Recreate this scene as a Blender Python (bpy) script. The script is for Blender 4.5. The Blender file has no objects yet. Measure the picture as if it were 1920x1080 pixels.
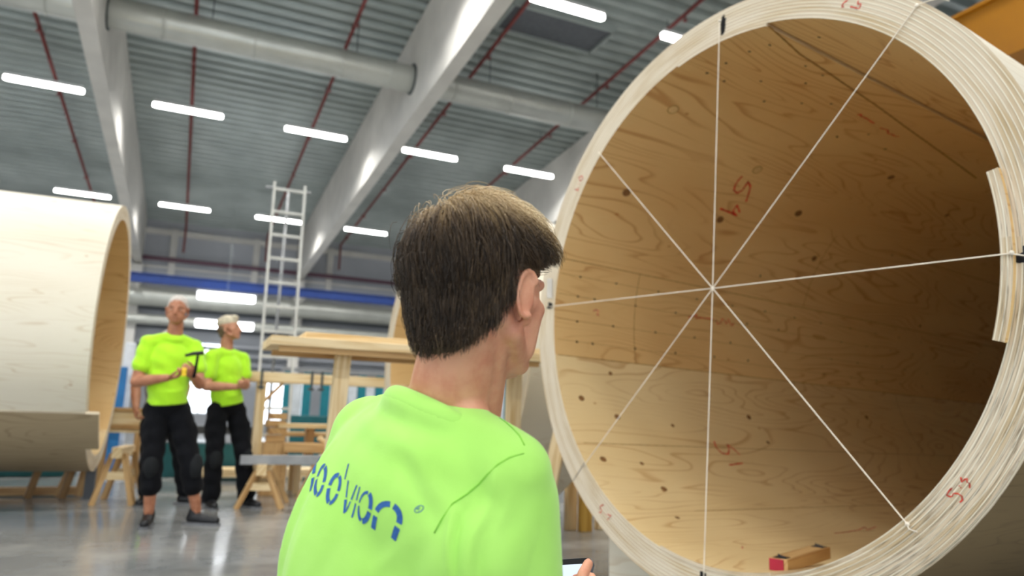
import bpy, bmesh, math, random
import numpy as np
from mathutils import Vector, Matrix, Quaternion
from mathutils.bvhtree import BVHTree

S = bpy.context.scene
COL = S.collection
PI = math.pi
random.seed(7)

# ------------------------------------------------------------------ camera
F_PX = 1355.0
YAW, PITCH, ROLL, EYE = .4192, .18, .0299, .88
cy, sy = math.cos(YAW), math.sin(YAW)
FWD = Vector((sy * math.cos(PITCH), cy * math.cos(PITCH), math.sin(PITCH)))
RT0 = Vector((cy, -sy, 0)); UP0 = RT0.cross(FWD)
RT = math.cos(ROLL) * RT0 + math.sin(ROLL) * UP0
UP = -math.sin(ROLL) * RT0 + math.cos(ROLL) * UP0
cd = bpy.data.cameras.new('camera'); cam = bpy.data.objects.new('camera', cd); COL.objects.link(cam)
cam.matrix_world = Matrix(((RT.x, UP.x, -FWD.x, 0), (RT.y, UP.y, -FWD.y, 0), (RT.z, UP.z, -FWD.z, EYE), (0, 0, 0, 1)))
cd.sensor_width = 36; cd.lens = F_PX / 1920 * 36
cd.dof.use_dof = True; cd.dof.focus_distance = 1.3; cd.dof.aperture_fstop = 3.4
cd.clip_end = 300
S.camera = cam

# ------------------------------------------------------------------ world, exposure
S.view_settings.view_transform = 'Standard'; S.view_settings.look = 'None'
S.view_settings.gamma = 1; S.view_settings.use_curve_mapping = False
S.view_settings.exposure = 0.55
w = bpy.data.worlds.new('daylight'); S.world = w; w.use_nodes = True
w.node_tree.nodes['Background'].inputs[0].default_value = (.86, .93, 1, 1)
w.node_tree.nodes['Background'].inputs[1].default_value = 2.6
LAMP_W = 72.0

# ------------------------------------------------------------------ materials
def lin(h):
    h = h.lstrip('#'); c = [int(h[i:i + 2], 16) / 255 for i in (0, 2, 4)]
    return tuple((x / 12.92 if x <= .04045 else ((x + .055) / 1.055) ** 2.4) for x in c) + (1,)
class N:
    def __init__(s, name):
        s.m = bpy.data.materials.new(name); s.m.use_nodes = True
        s.t = s.m.node_tree; s.b = s.t.nodes['Principled BSDF']
    def n(s, typ, ins=None, **kw):
        nd = s.t.nodes.new(typ)
        for k, v in kw.items(): setattr(nd, k, v)
        for k, v in (ins or {}).items(): s.set(nd, k, v)
        return nd
    def set(s, nd, k, v):
        i = nd.inputs[k]
        if isinstance(v, bpy.types.NodeSocket): s.t.links.new(v, i)
        else: i.default_value = v
    def math(s, op, a, b=0.0, c=0.0):
        nd = s.n('ShaderNodeMath', operation=op); s.set(nd, 0, a); s.set(nd, 1, b); s.set(nd, 2, c); return nd.outputs[0]
    def mix(s, f, a, b, typ='MIX'):
        nd = s.n('ShaderNodeMix', data_type='RGBA', blend_type=typ)
        s.set(nd, 0, f); s.set(nd, 6, a); s.set(nd, 7, b); return nd.outputs[2]
    def smooth(s, v, a, b, o0=0.0, o1=1.0):
        nd = s.n('ShaderNodeMapRange', interpolation_type='SMOOTHSTEP')
        s.set(nd, 0, v); s.set(nd, 1, a); s.set(nd, 2, b); s.set(nd, 3, o0); s.set(nd, 4, o1); return nd.outputs[0]
    def vec(s, src, sc=(1, 1, 1), loc=(0, 0, 0)):
        mp = s.n('ShaderNodeMapping'); s.t.links.new(src, mp.inputs[0])
        mp.inputs[3].default_value = sc; mp.inputs[1].default_value = loc; return mp.outputs[0]
    def noise(s, vec, scale, detail=2.0, rough=.5, dist=0.0):
        return s.n('ShaderNodeTexNoise', {'Vector': vec, 'Scale': scale, 'Detail': detail, 'Roughness': rough, 'Distortion': dist}).outputs[0]
    def bump(s, h, strength=.3, dist=.01):
        nd = s.n('ShaderNodeBump', {'Height': h, 'Strength': strength, 'Distance': dist}); s.set(s.b, 'Normal', nd.outputs[0])
    def base(s, c): s.set(s.b, 'Base Color', c)
    def rough(s, r): s.set(s.b, 'Roughness', r)
_c = {}
def flat(name, hexc, rough=.6, metal=0.0, var=.06, scale=9.0, coat=0, bump=0.0):
    if name in _c: return _c[name]
    m = N(name); tc = m.n('ShaderNodeTexCoord').outputs['Object']
    nz = m.noise(tc, scale, 3); c = lin(hexc)
    dk = tuple(x * (1 - var * 2) for x in c[:3]) + (1,); lt = tuple(min(1, x * (1 + var)) for x in c[:3]) + (1,)
    m.base(m.mix(m.smooth(nz, .3, .7), dk, lt)); m.rough(rough); m.b.inputs['Metallic'].default_value = metal
    if bump: m.bump(m.noise(tc, 60, 2), bump, .003)
    _c[name] = m.m; return m.m
def emit(name, col, st):
    m = N(name); m.base((0, 0, 0, 1)); m.b.inputs['Emission Color'].default_value = col; m.b.inputs['Emission Strength'].default_value = st
    return m.m
def ply(name, light, dark, knot, uv=True, gs=1.0, contrast=1.0, off=0.0, rough=.55):
    """peeled veneer: long flame figure along u (axial metres), v across"""
    m = N(name)
    src = m.n('ShaderNodeUVMap').outputs[0] if uv else m.n('ShaderNodeTexCoord').outputs['Object']
    v = m.vec(src, (.30 * gs, 2.0 * gs, 2.0 * gs), (off, off * 1.7, off))
    base = m.noise(v, 1.15, 2.5, .5, .35)
    rings = m.math('FRACT', m.math('MULTIPLY', base, 27.0))
    line = m.math('MULTIPLY', m.smooth(rings, .70, .93), m.smooth(rings, 1.0, .93))
    patch = m.smooth(m.noise(m.vec(src, (.9, 2.2, 2.2), (5 + off, 3, 1)), 1.6, 2), .34, .60)
    fine = m.noise(m.vec(src, (7, 160, 160)), 1.0, 3)
    big = m.noise(m.vec(src, (.4, 1.2, 1.2), (9, 1 + off, 2)), 1.2, 2)
    c = m.mix(m.math('MULTIPLY', m.smooth(big, .35, .7), .45 * contrast), lin(light), lin(dark))
    c = m.mix(m.math('MULTIPLY', m.math('MULTIPLY', line, patch), .50 * contrast), c, lin(knot))
    c = m.mix(m.math('MULTIPLY', m.smooth(fine, .45, .75), .22 * contrast), c, lin(dark))
    vo = m.n('ShaderNodeTexVoronoi', {'Vector': m.vec(src, (1.6, 2.6, 2.6), (2 + off, 4, 7)), 'Scale': 1.5})
    kn = m.smooth(vo.outputs['Distance'], .045, .02)
    c = m.mix(m.math('MULTIPLY', kn, .55), c, lin(knot))
    m.base(c); m.rough(rough); m.bump(m.math('ADD', fine, m.math('MULTIPLY', line, .5)), .12, .002)
    m.b.inputs['Specular IOR Level'].default_value = .3
    return m.m
def lumber(name, light, dark):
    """sawn pine; grain along the longest object axis is given by uv u"""
    m = N(name); src = m.n('ShaderNodeUVMap').outputs[0]
    a = m.noise(m.vec(src, (1.2, 22, 22)), 1.3, 3, .5, .6)
    b = m.noise(m.vec(src, (3, 180, 180)), 1.0, 2)
    c = m.mix(m.smooth(a, .4, .68), lin(light), lin(dark)); c = m.mix(m.math('MULTIPLY', b, .25), c, lin(dark))
    m.base(c); m.rough(.6); m.bump(b, .1, .002); return m.m

M = {}
M['ply_in'] = ply('tan_spruce_plywood', '#E4C48C', '#D1A568', '#A4611C', contrast=1.0)
M['ply_in_lit'] = ply('lit_spruce_plywood', '#E6CF9F', '#D2B27A', '#A86C2A', contrast=.9, off=1.9)  # inner veneer made paler: light on the tube floor is in the colour
M['ply_out'] = ply('pale_spruce_plywood', '#EDE6D4', '#DFD2B6', '#B08A50', contrast=.6, off=3.3)
M['ply_grey'] = ply('grey_brown_plywood', '#AC9A7C', '#8E7A5B', '#5E472A', contrast=.7, off=6.1)  # greyer, browner veneer than the outer shell
M['ply_shade'] = ply('shaded_spruce_plywood', '#8C7856', '#6F5B3C', '#4A3820', contrast=.8, off=4.4)  # brown-grey veneer darkened so the colour holds the underside's shade
M['pine'] = lumber('pale_sawn_pine', '#EBD6AC', '#CFAE78')
M['pine2'] = lumber('tan_sawn_pine', '#CDA873', '#A97F4B')
M['pine3'] = lumber('brown_sawn_pine', '#9C7748', '#76552F')
M['black'] = flat('black_marker_ink', '#15151C', .5)
M['red'] = flat('red_marker_ink', '#D8402C', .6, var=.25, scale=60)
M['redf'] = flat('faded_red_marker_ink', '#D8755F', .7, var=.25, scale=60)
M['screw'] = flat('dark_screw_head', '#3E3218', .5)
M['knot'] = flat('brown_knot', '#8A6238', .6, var=.2, scale=120)
M['seam'] = flat('panel_seam_shadow_gap', '#9A7437', .8)
M['plug'] = flat('plug_outline', '#A07838', .7)
M['plugc'] = flat('plug_wood', '#DDBE86', .6)
M['white'] = flat('white_string', '#F1E7D6', .8)
M['tape'] = flat('clear_tape', '#D9D3CB', .25)
def rim_mat():
    m = N('laminated_end_grain')
    o = m.n('ShaderNodeTexCoord').outputs['Object']
    sp = m.n('ShaderNodeSeparateXYZ', {0: o})
    y, z = sp.outputs[1], sp.outputs[2]
    r = m.math('SQRT', m.math('ADD', m.math('MULTIPLY', y, y), m.math('MULTIPLY', z, z)))
    ang = m.math('ARCTAN2', z, y)
    rv = m.n('ShaderNodeCombineXYZ', {0: m.math('MULTIPLY', ang, 1.2), 1: m.math('MULTIPLY', r, 9), 2: 0.0}).outputs[0]
    wob = m.math('MULTIPLY', m.math('SUBTRACT', m.noise(rv, 2.5, 3), .5), .006)
    t = m.math('DIVIDE', m.math('ADD', m.math('SUBTRACT', r, 1.15), wob), .01533)
    fr = m.math('FRACT', t)
    glue = m.math('MULTIPLY', m.smooth(fr, .0, .12), m.smooth(fr, .34, .18))          # pale glue-side ply
    gap = m.math('MULTIPLY', m.smooth(fr, .86, .94), m.smooth(fr, 1.0, .95))
    fine = m.noise(m.n('ShaderNodeCombineXYZ', {0: m.math('MULTIPLY', ang, 5), 1: m.math('MULTIPLY', r, 420), 2: 0.0}).outputs[0], 1.0, 3, .7)
    blot = m.noise(m.n('ShaderNodeCombineXYZ', {0: m.math('MULTIPLY', ang, 2.3), 1: m.math('MULTIPLY', r, 14), 2: 3.0}).outputs[0], 1.6, 3)
    crack = m.smooth(m.math('ABSOLUTE', m.math('SUBTRACT', m.noise(m.n('ShaderNodeCombineXYZ', {0: m.math('MULTIPLY', ang, 1.7), 1: m.math('MULTIPLY', r, 92), 2: 5.0}).outputs[0], 1.0, 3, .65), .5)), .022, .006)
    fray = m.smooth(m.math('COSINE', m.math('ADD', ang, 2.55)), .50, .97)             # the sawn, frayed side of the ring
    c = m.mix(m.smooth(blot, .4, .72), lin('#E5D6BE'), lin('#CFB892'))
    c = m.mix(m.math('MULTIPLY', m.smooth(fine, .4, .8), .5), c, lin('#BFA98C'))
    c = m.mix(m.math('MULTIPLY', glue, .95), c, lin('#F6F0DC'))
    c = m.mix(m.math('MULTIPLY', gap, .35), c, lin('#9E876A'))
    c = m.mix(m.math('MULTIPLY', m.math('MULTIPLY', crack, m.math('ADD', m.math('MULTIPLY', fray, .8), .10)), .70), c, lin('#4E3C22'))
    m.base(c); m.rough(.7); m.b.inputs['Specular IOR Level'].default_value = .25
    m.bump(m.math('ADD', m.math('ADD', glue, m.math('MULTIPLY', fine, .8)), m.math('MULTIPLY', crack, m.math('MULTIPLY', fray, -1.2))), .55, .004)
    return m.m
M['rim'] = rim_mat()
def floor_mat():
    m = N('polished_concrete'); o = m.n('ShaderNodeTexCoord').outputs['Object']
    a = m.noise(o, .45, 5, .6); b = m.noise(o, 9, 4, .6)
    c = m.mix(m.smooth(a, .35, .68), lin('#787B7C'), lin('#A09F9B')); c = m.mix(m.math('MULTIPLY', m.smooth(b, .4, .7), .3), c, lin('#626466'))
    m.base(c); m.rough(m.smooth(a, .3, .75, .11, .26)); m.b.inputs['Specular IOR Level'].default_value = .6
    m.bump(m.noise(o, 3, 3), .05, .01); return m.m
M['floor'] = floor_mat()
M['deck'] = flat('galvanised_roof_deck', '#A9B2B0', .42, .35, .05, 1.5)
M['wallp'] = flat('grey_wall_panel', '#B3B6BC', .6, 0, .04, .6)
M['concrete'] = flat('pale_precast_concrete', '#D9D6D0', .75, 0, .04, 1.6)
M['duct'] = flat('galvanised_duct', '#C9CBC4', .38, .55, .04, 2)
M['ductdk'] = flat('dark_collar', '#4A5152', .5, .3)
M['redpipe'] = flat('dark_red_pipe', '#7E3A38', .5)
M['purple'] = flat('dull_purple_pipe', '#6A4A58', .5)
M['blue'] = flat('blue_crane_rail', '#12306E', .45)
M['amber'] = flat('amber_painted_steel', '#A86E04', .5, 0, .05, 1.2)
M['vent'] = flat('dark_grey_grille', '#5C6066', .6)
M['lampbody'] = flat('white_lamp_housing', '#E8EAEA', .5)
M['lamp'] = emit('lit_lamp_diffuser', (1, .985, .96, 1), 9)
M['lampw'] = emit('lit_wall_lamp_diffuser', (.93, .96, 1, 1), 5)
M['alu'] = flat('aluminium', '#D8D8D2', .45, .3)
M['steel'] = flat('brushed_grey_steel', '#9C9EA0', .45, .4)
M['teal'] = flat('teal_painted_steel', '#15808F', .5)
M['tealdk'] = flat('dark_teal_machine_paint', '#0E5A60', .5)
M['bluep'] = flat('blue_panel', '#2A78B8', .5)
M['whitep'] = flat('white_panel', '#E4E8EE', .5)
M['darkm'] = flat('dark_machine_grey', '#3A3E42', .5)
M['clampred'] = flat('red_clamp_paint', '#C8321E', .45)
M['yellow'] = flat('yellow_plastic', '#E6C01E', .5)
def cloth(name, a, b, sc=900, sheen=.25):
    m = N(name); o = m.n('ShaderNodeTexCoord').outputs['Object']
    n1 = m.noise(o, sc, 2); n2 = m.noise(o, 14, 3)
    m.base(m.mix(m.math('MULTIPLY', m.smooth(n2, .3, .7), .5), lin(a), lin(b))); m.rough(.9)
    m.b.inputs['Specular IOR Level'].default_value = .15
    m.b.inputs['Sheen Weight'].default_value = sheen; m.b.inputs['Sheen Roughness'].default_value = .5
    m.bump(m.math('ADD', n1, m.math('MULTIPLY', m.noise(o, sc * .4, 2), .6)), .25, .0008); return m.m
M['lime'] = cloth('bright_lime_jersey', '#AEE870', '#A2DE62')
M['limeseam'] = cloth('lime_seam', '#86CE42', '#7CC438')
M['limebg'] = cloth('bright_yellow_green_jersey', '#B8F434', '#A8EA2A', 200)
M['logo'] = flat('blue_print', '#2C62A6', .75, 0, .12, 260)
M['trouser'] = cloth('black_work_canvas', '#0D0E12', '#16171C', 200, .03)
M['pad'] = cloth('grey_knee_pad', '#1E2022', '#26282A', 200, .03)
M['shoe'] = flat('black_shoe', '#17181C', .5)
M['sole'] = flat('grey_sole', '#6A6C70', .6)
M['greyshirt'] = cloth('grey_jersey', '#8E9098', '#7E8088', 200)
def skin(name, a, b):
    m = N(name); o = m.n('ShaderNodeTexCoord').outputs['Object']
    n1 = m.noise(o, 22, 4, .6); n2 = m.noise(o, 420, 2)
    m.base(m.mix(m.smooth(n1, .35, .7), lin(a), lin(b))); m.rough(.5)
    m.b.inputs['Subsurface Weight'].default_value = .12; m.b.inputs['Subsurface Radius'].default_value = (.012, .004, .002)
    m.b.inputs['Subsurface Scale'].default_value = .5
    m.bump(n2, .12, .0008); return m.m
M['skin'] = skin('fair_skin', '#D99F80', '#C98468')
M['skinbg'] = skin('tanned_skin', '#B97F60', '#A56A4C')
M['skinbg2'] = skin('light_tan_skin', '#C48C6E', '#B27A5C')
M['phone'] = flat('black_glass_edge', '#101216', .2)
M['phoneside'] = flat('phone_metal_edge', '#7C8088', .3, .6)
M['screen'] = emit('lit_phone_screen', (.72, .84, 1, 1), .75)

# ------------------------------------------------------------------ mesh helpers
def tag(o, label=None, cat=None, group=None, kind=None):
    if label: o['label'] = label
    if cat: o['category'] = cat
    if group: o['group'] = group
    if kind: o['kind'] = kind
    return o
def empty(name, loc=(0, 0, 0), rz=0.0, mat=None):
    o = bpy.data.objects.new(name, None); COL.objects.link(o); o.empty_display_size = .1
    if mat is not None: o.matrix_world = mat
    else: o.location = loc; o.rotation_euler = (0, 0, rz)
    return o
def basis(d):
    d = Vector(d).normalized(); a = Vector((0, 0, 1)) if abs(d.z) < .9 else Vector((1, 0, 0))
    u = d.cross(a).normalized(); return u, d.cross(u).normalized(), d
class MB:
    def __init__(s): s.v = []; s.f = []; s.uv = []; s.mi = []; s.sm = []
    def face(s, idx, uv=None, mi=0, sm=False):
        s.f.append(tuple(idx)); s.uv.append(uv or [(0, 0)] * len(idx)); s.mi.append(mi); s.sm.append(sm)
    def box(s, c, size, rot=None, mi=0, bev=0):
        c = Vector(c); h = [x / 2 for x in size]; R = rot if rot is not None else Matrix.Identity(3)
        ax = max(range(3), key=lambda i: size[i]); off = random.random() * 7
        P = []
        for k in range(8):
            l = Vector(((h[0] if k & 1 else -h[0]), (h[1] if k & 2 else -h[1]), (h[2] if k & 4 else -h[2])))
            P.append((l, c + R @ l))
        b = len(s.v); s.v += [p[1] for p in P]
        o1, o2 = [i for i in range(3) if i != ax]
        for q in ((0, 4, 6, 2), (1, 3, 7, 5), (0, 1, 5, 4), (2, 6, 7, 3), (0, 2, 3, 1), (4, 5, 7, 6)):
            uv = [(P[i][0][ax] + off, P[i][0][o1] * 1.0 + P[i][0][o2] * .77 + off) for i in q]
            s.face([b + i for i in q], uv, mi)
        return s
    def bar(s, p0, p1, w, h, mi=0, up=(0, 0, 1)):
        p0 = Vector(p0); p1 = Vector(p1); d = p1 - p0; L = d.length; d.normalize()
        a = Vector(up)
        if abs(d.dot(a)) > .98: a = Vector((0, 1, 0))
        y = a.cross(d).normalized(); z = d.cross(y)
        return s.box((p0 + p1) / 2, (L, w, h), Matrix((d, y, z)).transposed(), mi)
    def tube(s, pts, rad, n=12, mi=0, caps=True, sm=True):
        pts = [Vector(p) for p in pts]; rad = rad if hasattr(rad, '__len__') else [rad] * len(pts)
        rings = []; u = None; L = 0
        for i, p in enumerate(pts):
            d = (pts[min(i + 1, len(pts) - 1)] - pts[max(i - 1, 0)]).normalized()
            if u is None: u = basis(d)[0]
            u = (u - d * u.dot(d)).normalized(); vv = d.cross(u)
            if i: L += (p - pts[i - 1]).length
            b = len(s.v)
            for k in range(n):
                a = 2 * PI * k / n; s.v.append(p + rad[i] * (math.cos(a) * u + math.sin(a) * vv))
            rings.append((b, L))
        for (b0, l0), (b1, l1) in zip(rings, rings[1:]):
            for k in range(n):
                k2 = (k + 1) % n; s.face([b0 + k, b0 + k2, b1 + k2, b1 + k], [(l0, k * .1), (l0, k * .1 + .1), (l1, k * .1 + .1), (l1, k * .1)], mi, sm)
        if caps:
            s.face([rings[0][0] + k for k in range(n)][::-1], None, mi); s.face([rings[-1][0] + k for k in range(n)], None, mi)
        return s
    def prism(s, poly, h, Mx, mi=0):
        """poly in local xy, extruded along local z by h, through matrix Mx"""
        b = len(s.v); n = len(poly)
        for zz in (0, h):
            for x, y in poly: s.v.append(Mx @ Vector((x, y, zz)))
        s.face(list(range(b, b + n))[::-1], [(poly[i][0], poly[i][1]) for i in range(n)][::-1], mi)
        s.face(list(range(b + n, b + 2 * n)), [(p[0], p[1]) for p in poly], mi)
        for i in range(n):
            j = (i + 1) % n; s.face([b + i, b + j, b + n + j, b + n + i], [(poly[i][0], 0), (poly[j][0], 0), (poly[j][0], h), (poly[i][0], h)], mi)
        return s
    def sphere(s, c, r, seg=16, ring=10, mi=0, R=None):
        c = Vector(c); r = r if hasattr(r, '__len__') else (r, r, r); b = len(s.v)
        def P(th, ph):
            l = Vector((r[0] * math.sin(th) * math.cos(ph), r[1] * math.sin(th) * math.sin(ph), r[2] * math.cos(th)))
            return c + (R @ l if R is not None else l)
        s.v.append(P(0, 0))
        for i in range(1, ring):
            for j in range(seg): s.v.append(P(PI * i / ring, 2 * PI * j / seg))
        s.v.append(P(PI, 0)); e = len(s.v) - 1
        for j in range(seg): s.face([b, b + 1 + j, b + 1 + (j + 1) % seg], None, mi, True)
        for i in range(ring - 2):
            for j in range(seg):
                a0 = b + 1 + i * seg; a1 = a0 + seg; j2 = (j + 1) % seg
                s.face([a0 + j, a1 + j, a1 + j2, a0 + j2], None, mi, True)
        a0 = b + 1 + (ring - 2) * seg
        for j in range(seg): s.face([e, a0 + (j + 1) % seg, a0 + j], None, mi, True)
        return s
    def cap(s, p0, p1, r0, r1, n=14):
        """capsule made of two balls and a cone, for the remeshed bodies"""
        s.sphere(p0, r0, n, 9); s.sphere(p1, r1, n, 9); s.tube([p0, p1], [r0, r1], n); return s
    def islands(s):
        """split into one MB per cluster of touching faces (clusters told apart by distance)"""
        cl = []
        for f, uv, mi, sm in zip(s.f, s.uv, s.mi, s.sm):
            c = sum((s.v[i] for i in f), Vector()) / len(f)
            for g in cl:
                if min((c - q).length for q in g[0]) < .06: break
            else: g = ([], MB()); cl.append(g)
            g[0].append(c); b = len(g[1].v); g[1].v += [s.v[i] for i in f]; g[1].face([b + k for k in range(len(f))], uv, mi, sm)
        return [g[1] for g in cl]
    def mesh(s, name, mats):
        me = bpy.data.meshes.new(name); me.from_pydata([tuple(v) for v in s.v], [], s.f)
        for m in (mats if isinstance(mats, (list, tuple)) else [mats]): me.materials.append(m)
        uvl = me.uv_layers.new(name='UVMap'); flatuv = [c for f in s.uv for p in f for c in p]
        uvl.data.foreach_set('uv', flatuv)
        me.polygons.foreach_set('material_index', s.mi); me.polygons.foreach_set('use_smooth', s.sm)
        me.update(); return me
    def build(s, name, mats, parent=None, bevel=0, mat=None):
        o = bpy.data.objects.new(name, s.mesh(name, mats)); COL.objects.link(o)
        if parent is not None: o.parent = parent
        if mat is not None: o.matrix_world = mat
        if bevel:
            b = o.modifiers.new('bevel', 'BEVEL'); b.width = bevel; b.segments = 2; b.limit_method = 'ANGLE'
        return o
def children(o): return [c for c in bpy.data.objects if c.parent == o]
def copy_tree(o, parent=None):
    c = o.copy(); COL.objects.link(c)
    if parent is not None: c.parent = parent
    for ch in children(o): copy_tree(ch, c)
    return c
def remesh(mb, voxel, smooth_it=6, fac=.5, adapt=0.0):
    me = mb.mesh('tmp', []); o = bpy.data.objects.new('tmp', me); COL.objects.link(o)
    r = o.modifiers.new('r', 'REMESH'); r.mode = 'VOXEL'; r.voxel_size = voxel; r.use_smooth_shade = True
    if smooth_it:
        q = o.modifiers.new('s', 'SMOOTH'); q.iterations = smooth_it; q.factor = fac
    dg = bpy.context.evaluated_depsgraph_get()
    out = bpy.data.meshes.new_from_object(o.evaluated_get(dg))
    bpy.data.objects.remove(o); bpy.data.meshes.remove(me)
    out.polygons.foreach_set('use_smooth', [True] * len(out.polygons)); return out
def link_mesh(name, me, mat, parent=None):
    me.materials.clear(); me.materials.append(mat); me.name = name
    o = bpy.data.objects.new(name, me); COL.objects.link(o)
    if parent is not None: o.parent = parent
    return o
def grab(me):
    a = np.empty(len(me.vertices) * 3, np.float32); me.vertices.foreach_get('co', a); return a.reshape(-1, 3)
def put(me, a): me.vertices.foreach_set('co', a.astype(np.float32).ravel()); me.update()

# ------------------------------------------------------------------ the hall
def roof_z(y): return 8.98 - .06 * (y - 18)
XL, XR, YB, YF = -19.0, 20.0, -14.0, 31.0
def struct(o, label=None, kindcat=None): return tag(o, label, kindcat, None, 'structure')
struct(MB().box(((XL + XR) / 2, (YB + YF) / 2, -.1), (XR - XL, YF - YB, .2)).build('floor', M['floor']), 'polished grey concrete workshop floor', 'floor')
# corrugated roof deck: trapezoid ribs running across the hall
mb = MB(); per = .36; n = int((YF - YB) / per) + 1; prof = []
for k in range(n):
    y = YB + k * per
    for dy, dz in ((0, 0), (.12, 0), (.16, .13), (.32, .13)):
        prof.append((y + dy, roof_z(y + dy) + dz))
for (y0, z0), (y1, z1) in zip(prof, prof[1:]):
    b = len(mb.v); mb.v += [Vector((XL, y0, z0)), Vector((XR, y0, z0)), Vector((XR, y1, z1)), Vector((XL, y1, z1))]
    mb.face([b, b + 3, b + 2, b + 1])
b = len(mb.v); mb.v += [Vector((XL, YB, roof_z(YB) + .35)), Vector((XR, YB, roof_z(YB) + .35)), Vector((XR, YF, roof_z(YF) + .35)), Vector((XL, YF, roof_z(YF) + .35))]
mb.face([b, b + 1, b + 2, b + 3])
struct(mb.build('ceiling', M['deck']), 'corrugated grey metal roof deck', 'ceiling')
# walls with real openings: built from boxes around the openings
def wall(name, ops, a0, a1, top, place, mat=None):
    """ops: (lo, hi, z0, z1) openings along the wall; place maps (s, z) box to world"""
    mb = MB(); xs = sorted({a0, a1, *[o[0] for o in ops], *[o[1] for o in ops]})
    for s0, s1 in zip(xs, xs[1:]):
        cut = sorted([(o[2], o[3]) for o in ops if o[0] <= s0 and o[1] >= s1]); z = 0
        for c0, c1 in cut + [(top, top)]:
            if c0 > z: c, sz = place((s0 + s1) / 2, (z + c0) / 2, s1 - s0, c0 - z); mb.box(c, sz)
            z = max(z, c1)
    return struct(mb.build(name, mat or M['wallp']))
back_ops = [(-.05, 1.25, .75, 3.5), (2.9, 4.75, .4, 2.5)]
wall('wall_back', back_ops, XL, XR, 8.9, lambda s, z, ds, dz: ((s, YF + .15, z), (ds, .3, dz)))
left_ops = [(-11, -1, 0, 5), (3, 26, 4.2, 6.4)]
wall('wall_left', left_ops, YB, YF, 11.3, lambda s, z, ds, dz: ((XL - .15, s, z), (.3, ds, dz)))
wall('wall_right', [], YB, YF, 11.3, lambda s, z, ds, dz: ((XR + .15, s, z), (.3, ds, dz)))
wall('wall_rear', [(-14, -6, 0, 5), (-2, 6, 0, 5)], XL, XR, 11.3, lambda s, z, ds, dz: ((s, YB - .15, z), (ds, .3, dz)))
# window frames and panes in the back wall
gl = N('window_glass'); gl.base((.9, .95, 1, 1)); gl.rough(.05); gl.b.inputs['Transmission Weight'].default_value = 1; gl.b.inputs['Alpha'].default_value = .25
for i, (x0, x1, z0, z1) in enumerate(back_ops):
    f = MB()
    for a, b_ in (((x0, z0), (x1, z0)), ((x1, z0), (x1, z1)), ((x1, z1), (x0, z1)), ((x0, z1), (x0, z0))):
        f.bar((a[0], YF, a[1]), (b_[0], YF, b_[1]), .08, .06)
    f.bar(((x0 + x1) / 2, YF, z0), ((x0 + x1) / 2, YF, z1), .05, .05)
    f.bar((x0, YF, (z0 + z1) / 2), (x1, YF, (z0 + z1) / 2), .05, .05)
    fo = struct(f.build('window_%d' % (i + 1), M['whitep']))
    MB().box(((x0 + x1) / 2, YF + .05, (z0 + z1) / 2), (x1 - x0, .01, z1 - z0)).build('window_pane', gl.m, fo)
# upper band, pilasters of the back wall
mb = MB(); mb.box((0, YF - .06, 6.35), (39, .1, .08)); mb.box((0, YF - .06, 7.75), (39, .12, .22))
for x in (-6, -3.3, -.9, 2.2, 5.2, 8.2, 11.2): mb.box((x, YF - .08, 6.9), (.25, .16, 2.0))
struct(mb.build('trim_1', M['concrete']))
mb = MB()
for z in (4.0, 3.3, 2.95, 2.6): mb.box((0, YF - .1, z), (39, .15, .12))
struct(mb.build('trim_2', M['vent']))
MBd = MB(); MBd.box((0, YF - .25, 4.75), (39, .4, .22)); struct(MBd.build('trim_3', M['vent']))

for x, nm in ((-8.05, 'far left of the hall'), (-2.08, 'over the left tube'), (3.96, 'above the crouching man'), (10.0, 'behind the near ring')):
    y0, y1 = -13.9, 30.9; b = MB(); k = len(b.v)
    for y in (y0, y1):
        zt = roof_z(y) + .02; zb = 7.12 - .045 * (y - 14)
        for xx, zz in ((x - .14, zb), (x + .14, zb), (x + .14, zt), (x - .14, zt)): b.v.append(Vector((xx, y, zz)))
    for i in range(4): b.face([k + i, k + (i + 1) % 4, k + 4 + (i + 1) % 4, k + 4 + i])
    b.face([k + 3, k + 2, k + 1, k]); b.face([k + 4, k + 5, k + 6, k + 7])
    tag(b.build('roof_beam', M['concrete']), 'white precast concrete roof beam ' + nm, 'beam', 'precast roof beams')
# columns under the beam ends at the back wall
for x in (-2.08, 3.96, 10.0):
    struct(MB().box((x, YF - .25, 3.15), (.4, .45, 6.3)).build('trim_%d' % (4 + int((x + 3) / 6)), M['concrete']))
# round ventilation duct across the hall, passing through the beams
d = empty('ventilation_duct', (0, 14.15, 8.0)); tag(d, 'long round galvanised ventilation duct running under the roof through the beams', 'duct')
MB().tube([(-18.5, 0, 0), (19.5, 0, 0)], .285, 28).build('duct_pipe', M['duct'], d)
for x in (-17, -14, -11, -6, -4.3, -2.9, -1.0, .6, 2.3, 3.3, 4.75, 6.1, 7.6, 9.1, 12, 15):
    MB().tube([(x - .02, 0, 0), (x + .02, 0, 0)], .30, 28).build('duct_joint', M['duct'], d)
for x in (-2.23, -1.93, 3.81, 4.11, 9.85, 10.15):
    MB().tube([(x - .02, 0, 0), (x + .02, 0, 0)], .33, 28).build('wall_collar', M['ductdk'], d)
for x in (-16, -12, -7, -5, -.2, 2.6, 5.6, 8.4, 13, 17):
    MB().tube([(x, 0, .28), (x, 0, roof_z(14.15) - 8.0)], .012, 6).build('hanger_rod', M['ductdk'], d)
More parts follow.
